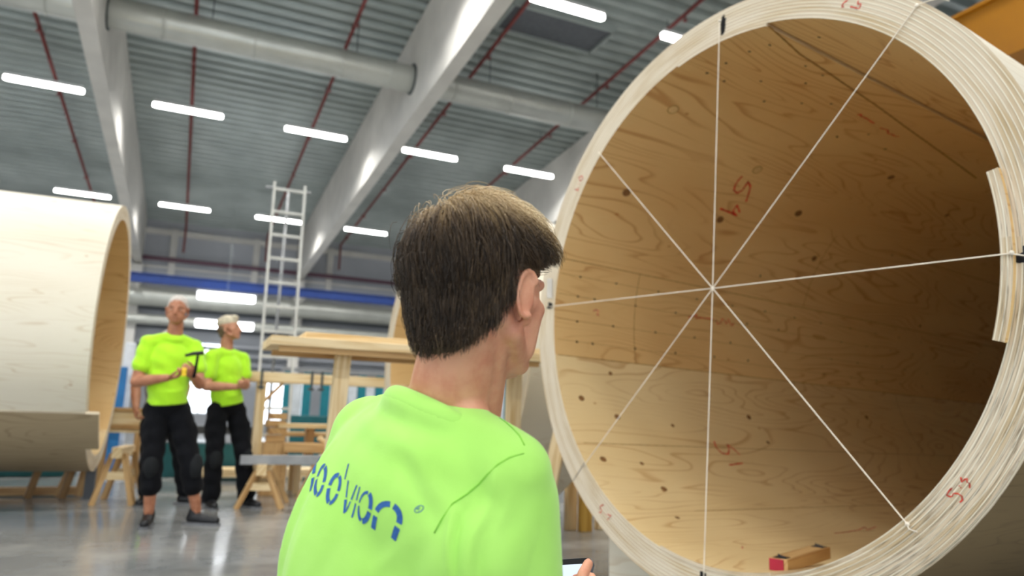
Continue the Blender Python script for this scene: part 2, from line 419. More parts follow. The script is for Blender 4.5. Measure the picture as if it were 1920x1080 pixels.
# sprinkler pipes
for i, x in enumerate((-3.55, -.53, 2.53, 5.5, 8.6), 2):
    p = empty('sprinkler_pipe', (x, 0, 0))
    tag(p, 'dark red sprinkler pipe under the roof, number %s from the left' % ('one', 'two', 'three', 'four', 'five', 'six', 'seven', 'eight')[i], 'pipe', 'sprinkler pipes')
    p['label'] = {2: 'dark red sprinkler pipe crossing the leftmost lamp beyond the left beam', 3: 'dark red sprinkler pipe crossing the lamp right of the left beam',
                  4: 'dark red sprinkler pipe seen beside the top of the ladder', 5: 'dark red sprinkler pipe just right of the big middle beam',
                  6: 'dark red sprinkler pipe running behind the top of the big ring'}.get(i, 'dark red sprinkler pipe hidden far %s' % ('left' if i < 3 else 'right'))
    y0, y1 = 0, 30.4
    MB().tube([(0, y0, roof_z(y0) - .25), (0, y1, roof_z(y1) - .25), (0, y1, 6.9)], .042, 10).build('pipe', M['redpipe'], p)
    for y in range(2, 30, 3):
        MB().tube([(0, y, roof_z(y) - .25), (0, y, roof_z(y) - .38)], .02, 8).tube([(0, y, roof_z(y) - .38), (0, y, roof_z(y) - .40)], .05, 10).build('sprinkler_head', M['redpipe'], p)
        MB().tube([(0, y + .6, roof_z(y + .6) - .25), (0, y + .6, roof_z(y + .6) + .02)], .008, 6).build('hanger', M['ductdk'], p)
# lamps ------------------------------------------------------------
lampproto = None
def make_lamp():
    t = empty('ceiling_lamp')
    MB().box((0, 0, .045), (1.5, .17, .07)).build('housing', M['lampbody'], t, bevel=.01)
    b = MB(); pts = []
    for s in (-1, 1):
        for k in range(7):
            a = PI / 2 * (1 if s > 0 else -1) - PI * (k / 6) * 1
            pts.append((s * .70 + .075 * math.cos(a + (0 if s > 0 else 0)), .075 * math.sin(a)))
    poly = [(.70 + .075 * math.cos(-PI / 2 + PI * k / 6), .075 * math.sin(-PI / 2 + PI * k / 6)) for k in range(7)] + \
           [(-.70 + .075 * math.cos(PI / 2 + PI * k / 6), .075 * math.sin(PI / 2 + PI * k / 6)) for k in range(7)]
    b.prism(poly, .075, Matrix.Translation((0, 0, -.065))); b.build('diffuser', M['lamp'], t)
    for s in (-.55, .55): MB().tube([(s, 0, .08), (s, 0, 1.0)], .003, 5).build('hanger', M['deck'], t)
    return t
def lamp_light(x, y, z):
    l = bpy.data.lights.new('lamp_tube', 'AREA'); l.shape = 'RECTANGLE'; l.size = 1.45; l.size_y = .15; l.energy = LAMP_W; l.color = (1, .985, .95)
    l.spread = math.radians(150)
    o = bpy.data.objects.new('lamp_tube', l); COL.objects.link(o); o.location = (x, y, z - .075); return o
names = {(0, 1): 'far left, partly outside the frame', (0, 2): 'leftmost of the middle row, left of the left beam', (1, 2): 'just right of the left beam in the middle row',
         (2, 2): 'middle row, left of the big middle beam', (3, 2): 'middle row, just right of the big middle beam', (4, 2): 'middle row, beside the big ring',
         (0, 3): 'far row, just above the left tube', (1, 3): 'far row, right of the left beam', (2, 3): 'far row, behind the ladder', (3, 3): 'far row, right of the big middle beam',
         (3, 1): 'nearest and largest, at the top edge', (4, 1): 'nearest row, half behind the rim of the big ring', (4, 3): 'far row, hidden behind the head', (2, 1): 'nearest row above the frame', (1, 1): 'nearest row above the frame, left'}
xs_l = [-15.5, -12.5, -9.5, -6.5, -3.5, -.55, 2.45, 5.5, 8.5, 11.5, 14.5, 17.5]; ys_l = [3.25, 10.75, 18.1, 25.6]
xoff = {(4, 1): -.25, (7, 1): .2}
for r, y in enumerate(ys_l):
    for i, x in enumerate(xs_l):
        if r == 0 and x > 9: continue
        z = roof_z(y) - 1.02
        if lampproto is None: lampproto = t = make_lamp()
        else: t = copy_tree(lampproto)
        xx = x + (.25 if (i, r) == (7, 1) else .1 if (i, r) == (8, 1) else 0)
        t.location = (xx, y, z)
        nm = names.get((i - 4, r))
        tag(t, 'lit white fluorescent ceiling lamp, ' + nm if nm else 'lit white fluorescent ceiling lamp outside the view', 'lamp', 'fluorescent ceiling lamps')
        lamp_light(xx, y, z).parent = None
for y in (-4.3, -10.5):
    for x in xs_l[:8]:
        t = copy_tree(lampproto); t.location = (x, y, roof_z(y) - 1.02)
        tag(t, 'lit white fluorescent ceiling lamp behind the camera', 'lamp', 'fluorescent ceiling lamps'); o = lamp_light(x, y, roof_z(y) - 1.02); o.data.energy = LAMP_W
# hall fittings at the back
def bar_thing(name, mb, mat, label, cat, **k): return tag(mb.build(name, mat, **k), label, cat)
bar_thing('wall_pipe', MB().tube([(XL, YF - .35, 6.62), (XR, YF - .35, 6.62)], .085, 12), M['purple'], 'dull purple pipe along the top of the back wall', 'pipe')
bar_thing('crane_rail', MB().box((.5, 27.4, 5.28), (37, .18, .26)).box((.5, 27.4, 5.43), (37, .26, .04)).box((.5, 27.4, 5.14), (37, .26, .04)), M['blue'], 'long blue crane rail in front of the back wall', 'rail')
for x, wh in ((-1.98, 'right of the left tube'), (3.86, 'left of the head of the crouching man'), (9.9, 'hidden behind the near tube')): tag(MB().box((x, 29.2, 5.3), (.16, 3.3, .2)).build('rail_bracket', M['concrete']), 'pale bracket holding the blue crane rail ' + wh, 'bracket', 'crane rail brackets')
bar_thing('wall_duct', MB().tube([(XL, YF - .75, 5.05), (XR, YF - .75, 5.05)], .36, 24), M['duct'], 'pale horizontal duct below the blue crane rail', 'duct')
bar_thing('lower_wall_duct', MB().tube([(XL, YF - .65, 4.2), (XR, YF - .65, 4.2)], .2, 20), M['duct'], 'thinner pale duct low on the back wall', 'duct')
for i, (x, z) in enumerate(((1.07, 5.0), (1.1, 4.02))):
    t = empty('wall_lamp', (x, 27.0, z - .18)); tag(t, 'wide white lit lamp at the back wall, ' + ('just under the blue rail' if i == 0 else 'behind the heads of the two standing men'), 'lamp', 'lamps at the back wall')
    MB().box((0, 0, .12), (1.95, .2, .06)).build('housing', M['lampbody'], t, bevel=.01)
    MB().box((0, 0, 0), (1.9, .22, .30)).build('diffuser', M['lampw'], t, bevel=.06)
    MB().tube([(0, 0, .15), (0, 0, roof_z(27) - z)], .004, 6).build('hanger', M['deck'], t)
# roof hatch beside the near lamp
h = empty('roof_vent', (6.5, 12.75, roof_z(12.6) - .1)); tag(h, 'dark rectangular vent grille in the roof behind the nearest lamp', 'vent')
MB().box((0, 0, .03), (2.3, 1.0, .1)).build('grille', M['vent'], h)
MB().box((0, -.53, 0), (2.4, .06, .18)).box((0, .53, 0), (2.4, .06, .18)).box((1.18, 0, 0), (.06, 1.1, .18)).box((-1.18, 0, 0), (.06, 1.1, .18)).build('frame', M['deck'], h)
# amber crane girder, upper right
g = empty('crane_girder', (7.6, 0, 0)); tag(g, 'amber yellow overhead crane girder behind the top right of the ring', 'girder')
MB().box((0, 3.6, 5.06), (.4, 9, .66)).build('girder_box', M['amber'], g, bevel=.01)
MB().box((0, 3.6, 5.40), (.5, 9, .04)).box((0, 3.6, 4.72), (.5, 9, .04)).build('flange', M['amber'], g)

# ------------------------------------------------------------------ wooden tubes
R_IN, R_OUT = 1.15, 1.288
def axis_frame(c, az, tilt):
    A = Vector((math.cos(az), math.sin(az), tilt)).normalized(); y = Vector((0, 0, 1)).cross(A).normalized(); z = A.cross(y)
    return Matrix(((A.x, y.x, z.x, c[0]), (A.y, y.y, z.y, c[1]), (A.z, y.z, z.z, c[2]), (0, 0, 0, 1)))
def cyl(a, r, x): return Vector((x, r * math.cos(a), r * math.sin(a)))
def shell(mb, r, x0, x1, a0, a1, mi, flip=False, da=.035, dx=.5):
    na = max(1, int(abs(a1 - a0) / da)); nx = max(1, int(abs(x1 - x0) / dx)); b = len(mb.v)
    for i in range(nx + 1):
        for k in range(na + 1): mb.v.append(cyl(a0 + (a1 - a0) * k / na, r, x0 + (x1 - x0) * i / nx))
    for i in range(nx):
        for k in range(na):
            q = [b + i * (na + 1) + k, b + i * (na + 1) + k + 1, b + (i + 1) * (na + 1) + k + 1, b + (i + 1) * (na + 1) + k]
            uv = [(x0 + (x1 - x0) * ii / nx, r * (a0 + (a1 - a0) * kk / na)) for ii, kk in ((i, k), (i, k + 1), (i + 1, k + 1), (i + 1, k))]
            if flip: q = q[::-1]; uv = uv[::-1]
            mb.face(q, uv, mi, True)
def annulus(mb, r0, r1, x, a0, a1, mi, flip=False, da=.035):
    na = max(1, int(abs(a1 - a0) / da)); b = len(mb.v)
    for k in range(na + 1):
        a = a0 + (a1 - a0) * k / na; mb.v.append(cyl(a, r0, x)); mb.v.append(cyl(a, r1, x))
    for k in range(na):
        q = [b + 2 * k, b + 2 * k + 1, b + 2 * k + 3, b + 2 * k + 2]
        mb.face(q[::-1] if flip else q, [(0, 0)] * 4, mi)
def plate(mb, r0, r1, x0, x1, a0, a1, mis):
    """curved panel: mis = (inner, end, outer)"""
    shell(mb, r0, x0, x1, a0, a1, mis[0]); shell(mb, r1, x0, x1, a0, a1, mis[2], True)
    annulus(mb, r0, r1, x0, a0, a1, mis[1]); annulus(mb, r0, r1, x1, a0, a1, mis[1], True)
    for a, fl in ((a0, 0), (a1, 1)):
        b = len(mb.v); mb.v += [cyl(a, r0, x0), cyl(a, r1, x0), cyl(a, r1, x1), cyl(a, r0, x1)]
        mb.face([b, b + 1, b + 2, b + 3] if fl else [b + 3, b + 2, b + 1, b], None, mis[1])
def tube(name, Mx, L, label, group):
    t = empty(name, mat=Mx); tag(t, label, 'tube', group)
    b = MB(); shell(b, R_OUT, 0, L, 0, 2 * PI, 0, True); shell(b, R_IN, 0, L, -.19, 2 * PI - 2.2, 1); shell(b, R_IN, 0, L, -2.2, -.19, 3)  # lower inside arc gets the veneer with light in its colour
    for x, fl in ((0, False), (L, True)): annulus(b, R_IN, R_OUT, x, 0, 2 * PI, 2, fl)
    o = b.build('tube_wall', [M['ply_out'], M['ply_in'], M['rim'], M['ply_in_lit']]); o.parent = t; o.matrix_parent_inverse = Matrix.Identity(4)
    return t
def ribbon(mb, P, nrm, wd, mi=0):
    """flat stroke through points P, facing nrm(p), width wd"""
    Q = [P[0]]
    for a, c in zip(P, P[1:]):
        n = max(1, int((c - a).length / .006)); Q += [a.lerp(c, (k + 1) / n) for k in range(n)]
    b = len(mb.v)
    for i, p in enumerate(Q):
        d = (Q[min(i + 1, len(Q) - 1)] - Q[max(i - 1, 0)]).normalized(); s = d.cross(nrm(p)).normalized()
        ww = wd * (.5 + .14 * math.sin(i * 1.7) + .08 * math.sin(i * .6)); mb.v += [p + s * ww, p - s * ww]
    for i in range(len(Q) - 1): mb.face([b + 2 * i, b + 2 * i + 1, b + 2 * i + 3, b + 2 * i + 2], None, mi)
def rpt(a, r): return cyl(a, r, -.0016)
NR = lambda p: Vector((-1, 0, 0))
def ipt(a, x): return cyl(a, R_IN - .0016, x)
NI = lambda p: Vector((0, -p.y, -p.z)).normalized()
RIMW= {'R': [[(-2.4637, 1.1875), (-2.4514, 1.1863), (-2.4396, 1.1887), (-2.4423, 1.1981), (-2.4482, 1.2023), (-2.4545, 1.1991), (-2.4619, 1.2081), (-2.4639, 1.2214), (-2.4574, 1.2293), (-2.4476, 1.2281)], [(-2.5006, 1.188), (-2.4919, 1.1984), (-2.5022, 1.1999), (-2.5076, 1.2045), (-2.4998, 1.209), (-2.5015, 1.2179), (-2.4921, 1.2239)], [(-2.4807, 1.1978), (-2.4796, 1.2001)], [(-2.4795, 1.2047), (-2.4785, 1.207)]], 'B': [[(-0.9532, 1.1916), (-0.9413, 1.2091), (-0.9436, 1.2252), (-0.9565, 1.2203), (-0.9585, 1.2364), (-0.9475, 1.2423)], [(-0.9703, 1.2209), (-0.9729, 1.2217)], [(-0.9827, 1.2177), (-0.9854, 1.2185)], [(-0.9922, 1.2097), (-1.0117, 1.1966), (-1.0033, 1.2293)]], 'L': [[(0.6695, 1.2309), (0.6869, 1.2074), (0.6798, 1.1894), (0.6617, 1.2018), (0.6689, 1.2198)], [(0.6469, 1.2054), (0.6465, 1.201)], [(0.6158, 1.2182), (0.6209, 1.1824), (0.6312, 1.1982)]], 'T': [[(2.1436, 1.2268), (2.1308, 1.2113), (2.1343, 1.1976), (2.1414, 1.2013)], [(2.1632, 1.2044), (2.1993, 1.2024), (2.1976, 1.2215), (2.1859, 1.2165), (2.182, 1.2297)]]}
INNW= [[(0.9486, 1.0213), (0.9233, 1.017), (0.8886, 1.022), (0.8578, 1.0418), (0.8488, 1.0797), (0.8723, 1.1047), (0.9073, 1.1), (0.9304, 1.0949), (0.9056, 1.1434), (0.8639, 1.172), (0.8159, 1.1967)], [(0.7379, 1.03), (0.7329, 1.1167), (0.7263, 1.198), (0.741, 1.1427), (0.7842, 1.1439), (0.7476, 1.2039)], [(-0.6009, 1.0709), (-0.6407, 1.0591), (-0.6735, 1.0795), (-0.6792, 1.1319), (-0.6514, 1.1651), (-0.6178, 1.1732), (-0.6503, 1.2149), (-0.6839, 1.2345)], [(-0.7484, 1.0789), (-0.7356, 1.2099)], [(0.1058, 1.0592), (0.114, 1.1079), (0.1293, 1.1357), (0.104, 1.1292), (0.1143, 1.1682), (0.1165, 1.2189), (0.1209, 1.2907)], [(0.1174, 1.3174), (0.0942, 1.336), (0.1036, 1.3666), (0.1296, 1.3736), (0.1204, 1.407), (0.1027, 1.42), (0.1362, 1.4367), (0.1007, 1.4634), (0.1165, 1.4939), (0.0954, 1.4748)], [(0.0538, 0.278), (0.0642, 0.2975), (0.0582, 0.3187), (0.0399, 0.3037), (0.0365, 0.3246)], [(1.5651, 1.1562), (1.5811, 1.1664), (1.5662, 1.1886), (1.5693, 1.2178), (1.5686, 1.2544), (1.5643, 1.2863), (1.5616, 1.3335)], [(1.5491, 1.4066), (1.5557, 1.4429), (1.5588, 1.4741), (1.5377, 1.5102), (1.5443, 1.5476), (1.5399, 1.5822), (1.5525, 1.6012)], [(-1.3413, 0.4779), (-1.4235, 0.3687), (-1.4302, 0.326)], [(-1.4235, 0.3687), (-1.4442, 0.3644)], [(-1.2804, 1.3032), (-1.2768, 1.4081), (-1.2641, 1.5534), (-1.2371, 1.6659), (-1.2693, 1.6278), (-1.2432, 1.7631)]]
DOTS= [(0.2134, 0.1574), (0.2153, 0.4295), (0.2149, 0.7745), (0.1145, 0.158), (0.1153, 0.2815), (0.1183, 0.6029), (0.1179, 0.9453), (0.2149, 1.1177), (0.2152, 1.4573), (-0.0108, 0.1637), (-0.0073, 0.4337), (-0.0064, 0.7782), (-0.002, 1.1236), (-0.0009, 1.4662), (-0.1136, 0.1598), (-0.1131, 0.2754), (-0.1097, 0.6044), (-0.1043, 0.9454), (-0.0966, 1.3021), (-0.0924, 1.6358), (0.1266, 1.6252), (1.4213, 0.1541), (1.5165, 0.1661), (1.6384, 0.1641), (1.7319, 0.1729), (1.4177, 0.2819), (1.5043, 0.4403), (1.4027, 0.6123), (1.921, 0.2218), (1.7078, 0.6062), (1.7129, 0.4637), (1.6099, 0.6307), (1.5592, 0.9327), (1.4836, 0.8024), (1.3846, 0.9415), (1.4772, 1.4327), (1.4327, 1.6966), (1.3696, 1.3187), (2.0058, 0.5266), (1.367, 1.3244), (1.4295, 1.6938), (0.4223, 1.6582), (0.2191, 1.7971), (0.2161, 2.1257), (0.2141, 2.4397), (0.1237, 1.9652), (0.7638, 2.9295)]
KNOTS= [(0.681, 0.2916), (0.6784, 1.0808), (1.2581, 2.1019), (0.8438, 1.6946), (0.6043, 2.1208), (1.1538, 3.0341), (0.33, 3.7684), (-0.4022, 0.1369), (-0.2575, 0.3875), (-0.489, 0.361), (-0.5195, 0.7755), (-0.7276, 0.1316), (-0.7484, 0.3876), (-0.9018, 0.423), (-1.0924, 0.3311), (-0.4402, 1.5059), (-0.5943, 1.5782), (-0.3801, 2.8849)]
PLUGS= [(1.1611, 0.2178), (1.0109, 1.0871)]

M1 = axis_frame((2.035, 2.4346, 1.459), .157, -.02)
T1 = tube('wooden_tube', M1, 6.5, 'huge laminated wooden tube with strings crossing its open end, right of the crouching man', 'laminated wooden tube sections')
b = MB(); plate(b, R_OUT - .001, R_OUT + .008, .012, 6.5, -3.02, -.2, (0, 1, 0)); b.build('lower_outer_panel', [M['ply_shade'], M['rim']], T1)  # dark veneer strip, shade of the tube's lower side put into its colour
# liner panels that step inwards at the rim (top, right, bottom)
for a0, a1, rr, x0, x1 in ((1.385, 1.835, 1.136, -.004, 3.2), (-3.335, -2.866, 1.118, -.02, 3.0), (-1.80, -1.30, 1.139, -.004, .42)):
    b = MB(); plate(b, rr, R_IN + .002, x0, x1, a0, a1, (0, 1, 0)); b.build('liner_panel', [M['ply_in_lit' if a0 == -1.80 else 'ply_in'], M['rim']], T1)
# seams between the inner panels
b = MB()
for a, x0, x1, wd in ((.2875, .02, 6.3, .004), (-.19, .02, 6.3, .004), (-.64, .05, 6.3, .003), (1.835, .0, 3.2, .006), (2.35, .02, 6.3, .004), (2.9, .02, 6.3, .004), (-1.05, .5, 6.3, .003), (-2.2, .02, 6.3, .004), (.78, 3.0, 6.3, .004)):
    ribbon(b, [ipt(a, x0), ipt(a, x1)], NI, wd)
for x, a0, a1 in ((.60, -.19, .29), (2.2, .29, .78), (3.4, -.64, -.19)):
    ribbon(b, [ipt(a0 + (a1 - a0) * k / 12, x) for k in range(13)], NI, .004)
for a0, x0, a1, x1 in ((1.845, -.002, 1.768, .33), (1.768, .33, 1.686, 1.09), (1.686, 1.09, 1.632, 1.52), (1.632, 1.52, 1.508, 2.62)):
    ribbon(b, [cyl(a0 + (a1 - a0) * k / 10, 1.1345 if a0 > 1 else R_IN, max(x0, 0) + (x1 - max(x0, 0)) * k / 10) for k in range(11)], NI, .010)
for a in (.2150, .1150, -.008, -.112): ribbon(b, [ipt(a, .02), ipt(a, 3.2)], NI, .0018)
b.build('panel_seam', M['seam'], T1)
b = MB(); b.tube([(6.42, 0, 0), (6.48, 0, 0)], R_IN - .003, 64); b.build('end_light_block', M['ply_grey'], T1)  # unseen panel, added to close the far end and keep the inside dark
def disc(mb, a, x, ra, rx, mi=0, lift=.0016, n=12):
    r = R_IN - lift
    if 1.385 < a < 1.835 and x < 3.2: r = 1.136 - lift
    k0 = len(mb.v); mb.v.append(cyl(a, r, x))
    for k in range(n):
        t = 2 * PI * k / n; mb.v.append(cyl(a + ra * math.sin(t) / r, r, x + rx * math.cos(t)))
    for k in range(n): mb.face([k0, k0 + 1 + k, k0 + 1 + (k + 1) % n], None, mi)
b = MB()
for a, x in DOTS: disc(b, a, x, .0066 + .001 * math.sin(a * 50), .0085)
for k in range(14):
    for a in (.215, .115, -.008, -.112): disc(b, a, 2.6 + k * .34 + a, .0055, .0065)
b.build('screw_heads', M['screw'], T1)
b = MB()
for i, (a, x) in enumerate(KNOTS):
    s = (.023 if i < 5 else .014) * (1 + .2 * math.sin(i * 3)); disc(b, a, x, s, s * 1.25)
b.build('knots', M['knot'], T1)
b = MB()
for a, x in PLUGS: disc(b, a, x, .030, .034, 0, .0014, 20); disc(b, a, x, .025, .029, 1, .0022, 20)
b.build('round_plugs', [M['plug'], M['plugc']], T1)
for nm, key, mt, wd in (('R', 'R', 'red', .0042), ('B', 'B', 'redf', .0055), ('L', 'L', 'redf', .0065), ('T', 'T', 'red', .0045)):
    b = MB()
    for st in RIMW[key]: ribbon(b, [rpt(*p) for p in st], NR, wd)
    b.build('handwriting', M[mt], T1)
for grp, mt, wd in (((0, 1), 'red', .012), ((2, 3), 'red', .009), ((4, 5), 'red', .006), ((6,), 'redf', .006), ((7, 8), 'red', .009), ((9, 10, 11), 'redf', .006)):
    b = MB()
    for k in grp:
        pts = [cyl(a, (1.136 if 1.385 < a < 1.835 else R_IN) - .0018, x) for a, x in INNW[k]]
        ribbon(b, pts, NI, wd)
    b.build('handwriting', M[mt], T1)
# black ink marks where the strings leave the rim, a pencil line, and the tape
b = MB(); rnd = random.Random(3)
for a, r, sa, sr in ((1.622, 1.215, .006, .050), (1.626, 1.21, .004, .040), (-3.085, 1.165, .010, .02), (-3.112, 1.20, .022, .03), (-1.515, 1.19, .016, .028), (.052, 1.19, .014, .03)):
    for k in range(9):
        aa = a + rnd.uniform(-sa, sa) * .8; r0 = r + rnd.uniform(-sr, 0); ribbon(b, [rpt(aa, r0), rpt(aa + rnd.uniform(-.006, .006), r0 + sr * rnd.uniform(.5, 1.1))], NR, .011)
ribbon(b, [rpt(-.748, 1.155), rpt(-.755, 1.284)], NR, .003)
for part in b.islands(): part.build('ink_mark', M['black'], T1)
b = MB(); q = [rpt(.180, 1.246), rpt(.183, 1.196), rpt(.088, 1.174), rpt(.09, 1.225)]
for dx in (0, -.002):
    k = len(b.v); b.v += [p + Vector((dx - .001, 0, 0)) for p in q]; b.face([k, k + 1, k + 2, k + 3])
b.build('tape_strip', M['tape'], T1)
# strings ------------------------------------------------------------
def rimw(px_pts): return px_pts
SX = -.006
def string(label, pts, knots):
    P = [M1 @ Vector(p) for p in pts]; o = empty('string', mat=Matrix.Translation(P[0])); tag(o, label, 'string', 'strings across the tube mouth')
    MB().tube([p - P[0] for p in P], .0023, 6).build('cord', M['white'], o)
    for k in knots: MB().sphere(M1 @ Vector(k) - P[0], .0075, 10, 7).build('knot', M['white'], o)
c = lambda a, r, x=SX: cyl(a, r, x)
ctr = (SX - .002, 0, 0)
string('white string hanging almost upright across the tube mouth', [c(1.6104, 1.245), c(1.6104, 1.15), ctr, c(-1.5214, 1.15), c(-1.5214, 1.2)], [c(1.6104, 1.24)])
string('white string running from the upper right rim down to the lower left rim', [c(2.456, 1.325, -.012), c(2.428, 1.318, -.012), c(2.404, 1.299, -.008), c(2.3785, 1.273), ctr, c(-.757, 1.15), c(-.757, 1.17)], [c(2.3785, 1.270)])
string('white string running nearly level across the tube mouth', [c(-3.075, 1.21), c(-3.085, 1.19, -.02), c(-3.0955, 1.145, -.024), ctr, c(.0476, 1.15), c(.0476, 1.185)], [c(-3.097, 1.15, -.024)])
string('white string running from the upper left rim down to the lower right rim', [c(.8275, 1.17), c(.8275, 1.145), ctr, c(-2.305, 1.165), c(-2.302, 1.185, -.012), c(-2.312, 1.205, -.004)], [c(-2.305, 1.17)])
# loose tail of string at the top right of the rim
# pine block with a red end lying in the mouth
bl = empty('wood_block', (2.375, 2.34, .333), math.atan2(.21, .49)); tag(bl, 'short pine block with a red painted end lying at the bottom of the tube mouth', 'wood block')
MB().box((0, 0, .024), (.46, .075, .048)).build('block', M['pine2'], bl, bevel=.002)
MB().box((-.231, .006, .024), (.006, .056, .044)).build('red_end', flat('crimson_paint', '#B01E3C', .5), bl, bevel=.001)
for x in (-.195, .2):
    b = MB(); n = 6
    for k in range(n): b.prism([(-.006, 0), (.006, 0), (0, .012)], .003, Matrix.Translation((x + .008 * (k - 2.5) * (1 if x > 0 else 1), -.02 + .0085 * k, .046)) @ Matrix.Rotation(PI / 2, 4, 'X'))
    b.box((x, 0, .0485), (.05, .05, .002)); b.build('serrated_strip', M['black'], bl)
# cradle under the near tube
def cradle(name, Mx, x, half, thick, z0, label, mat='pine', r=R_OUT, near=None):
    lo = -half if near is None else near; n = 26; ah, al = math.asin(half * .94 / r), math.asin(lo * .94 / r)
    poly = [(lo, z0), (half, z0), (half, -r * math.cos(ah))] + [(r * math.sin(ah + (al - ah) * k / n), -r * math.cos(ah + (al - ah) * k / n) - .003) for k in range(n + 1)] + [(lo, -r * math.cos(al))]
    o = MB(); o.prism(poly, thick, Matrix(((0, 0, 1, x), (1, 0, 0, 0), (0, 1, 0, 0), (0, 0, 0, 1))))
    ob = o.build(name, M[mat]); ob.matrix_world = Mx; return tag(ob, label, 'cradle')
M1f = axis_frame((2.035, 2.4346, 1.459), .157, 0)
cradle('tube_cradle', M1f, .30, 1.02, .3, -1.457, 'pale wooden cradle block under the front of the near tube', 'ply_out', near=-.2)
cradle('tube_cradle', axis_frame((2.035, 2.4346, 1.43), .157, 0), 4.6, 1.0, .2, -1.428, 'pale wooden cradle hidden under the rear of the near tube', 'ply_out', near=-.5)
# left tube: its open end is on the right
M2 = axis_frame((-.699, 8.1147, 1.578), PI - .024, -.0)
T2 = tube('wooden_tube', M2, 6.0, 'big pale wooden tube section cut off by the left edge of the picture', 'laminated wooden tube sections')
b = MB(); plate(b, R_OUT - .001, R_OUT + .012, .0, 6.0, -1.62, -.62, (0, 1, 0)); b.build('lower_outer_panel', [M['ply_grey'], M['rim']], T2)
b = MB(); plate(b, R_OUT - .02, R_OUT + .016, -.10, .5, -.95, -.62, (0, 1, 0)); b.build('end_board', [M['ply_grey'], M['rim']], T2)
b = MB()
for st in ([(-.02, .88), (.0, .91), (-.015, .94), (.01, .97), (-.01, 1.0)], [(.0, 1.03), (.012, 1.06), (-.012, 1.09), (.01, 1.12), (-.01, 1.15)]):
    ribbon(b, [cyl(.24 + a * 2, R_OUT + .002, x) for a, x in st], lambda p: Vector((0, p.y, p.z)).normalized(), .014)
b.build('handwriting', M['redf'], T2)
# third tube, behind the head
M3 = axis_frame((2.024, 5.893, 1.406), .157, 0)
#PANEL#
T3 = tube('wooden_tube', M3, .75, 'wooden tube section behind the crouching man, mostly hidden by his head', 'laminated wooden tube sections')
cradle('tube_cradle', axis_frame((2.024, 5.893, 1.406), .157, 0), .35, .8, .2, -1.404, 'brown plywood cradle under the tube behind the man', 'ply_grey')

# ------------------------------------------------------------------ timber, trestles, tables
def wood(name, mb, label, cat, mat='pine', group=None, bev=.004):
    return tag(mb.build(name, M[mat], bevel=bev), label, cat, group)
# high slab table
t = empty('work_table', (1.2, 4.25, 0)); tag(t, 'high rough pine work table with a thick slab top, left of the head', 'table')
MB().box((.03, 0, 1.262), (1.66, .44, .05)).build('table_top', M['pine'], t, bevel=.004)
MB().box((.12, .05, 1.308), (1.46, .34, .042)).build('upper_board', M['pine'], t, bevel=.004)
MB().box((.03, -.17, 1.222), (1.56, .045, .03)).box((.03, .17, 1.222), (1.56, .045, .03)).build('rail', M['pine2'], t)
for x, y, dx in ((-.375, -.03, -.045), (.75, .05, .0)):
    MB().bar((x, y, 1.235), (x + dx, y, 0), .085, .065).build('leg', M['pine'], t)
MB().box((-.42, -.03, .02), (.08, .5, .04)).box((.75, .05, .02), (.08, .5, .04)).build('foot', M['pine2'], t)
# gallows: long beam on posts, clamps
t = empty('timber_gantry', (1.3, 7.55, 0)); tag(t, 'pine gantry with a long horizontal beam on posts right of the standing men', 'gantry')
MB().box((.35, 0, 1.22), (2.15, .1, .1)).build('beam', M['pine'], t, bevel=.004)
MB().bar((-.60, 0, 1.17), (-.60, 0, .30), .09, .075).build('post', M['pine'], t)
MB().bar((1.3, .05, 1.17), (1.3, .05, 0), .09, .075).build('post', M['pine'], t)
MB().bar((-.64, 0, .9), (-.40, 0, 1.17), .06, .03).build('strut', M['pine2'], t)
for x in (-.61, -.13, -.03):
    MB().box((x, -.055, 1.2), (.022, .012, .2)).box((x, 0, 1.275), (.022, .12, .012)).box((x, -.03, 1.12), (.06, .03, .02)).build('clamp', M['ductdk'], t)
def sawhorse(x, y, rz, h, w, label, mats=('pine', 'pine2'), spread=.16, topw=.3):
    t = empty('sawhorse', (x, y, 0), rz); tag(t, label, 'sawhorse', 'pine sawhorses')
    MB().box((0, 0, h - .05), (w, .09, .1)).build('top_beam', M[mats[0]], t, bevel=.003)
    for sx in (-1, 1):
        for s_ in (-1, 1):
            MB().bar((sx * w * .36, s_ * .05, h - .06), (sx * w * .42, s_ * spread, 0), .055, .045).build('leg', M[mats[1]], t)
        MB().box((sx * w * .39, 0, h * .5), (.03, spread * 1.25, .07)).build('gusset', M[mats[0]], t)
    return t
sawhorse(.80, 7.5, 1.35, .40, .62, 'pine sawhorse under the left end of the grey steel beam', spread=.2)
sawhorse(1.45, 8.1, 1.3, .45, .62, 'pine sawhorse behind the shoulder of the crouching man', spread=.2)
sawhorse(-.46, 8.0, 1.45, .52, .6, 'tall pine sawhorse between the left tube and the man in shorts', spread=.17)
sb = empty('steel_beam', (1.22, 7.3, 0)); tag(sb, 'grey steel beam lying across the pine sawhorses', 'beam')
MB().box((0, 0, .44), (1.35, .09, .085)).build('web', M['steel'], sb, bevel=.004)
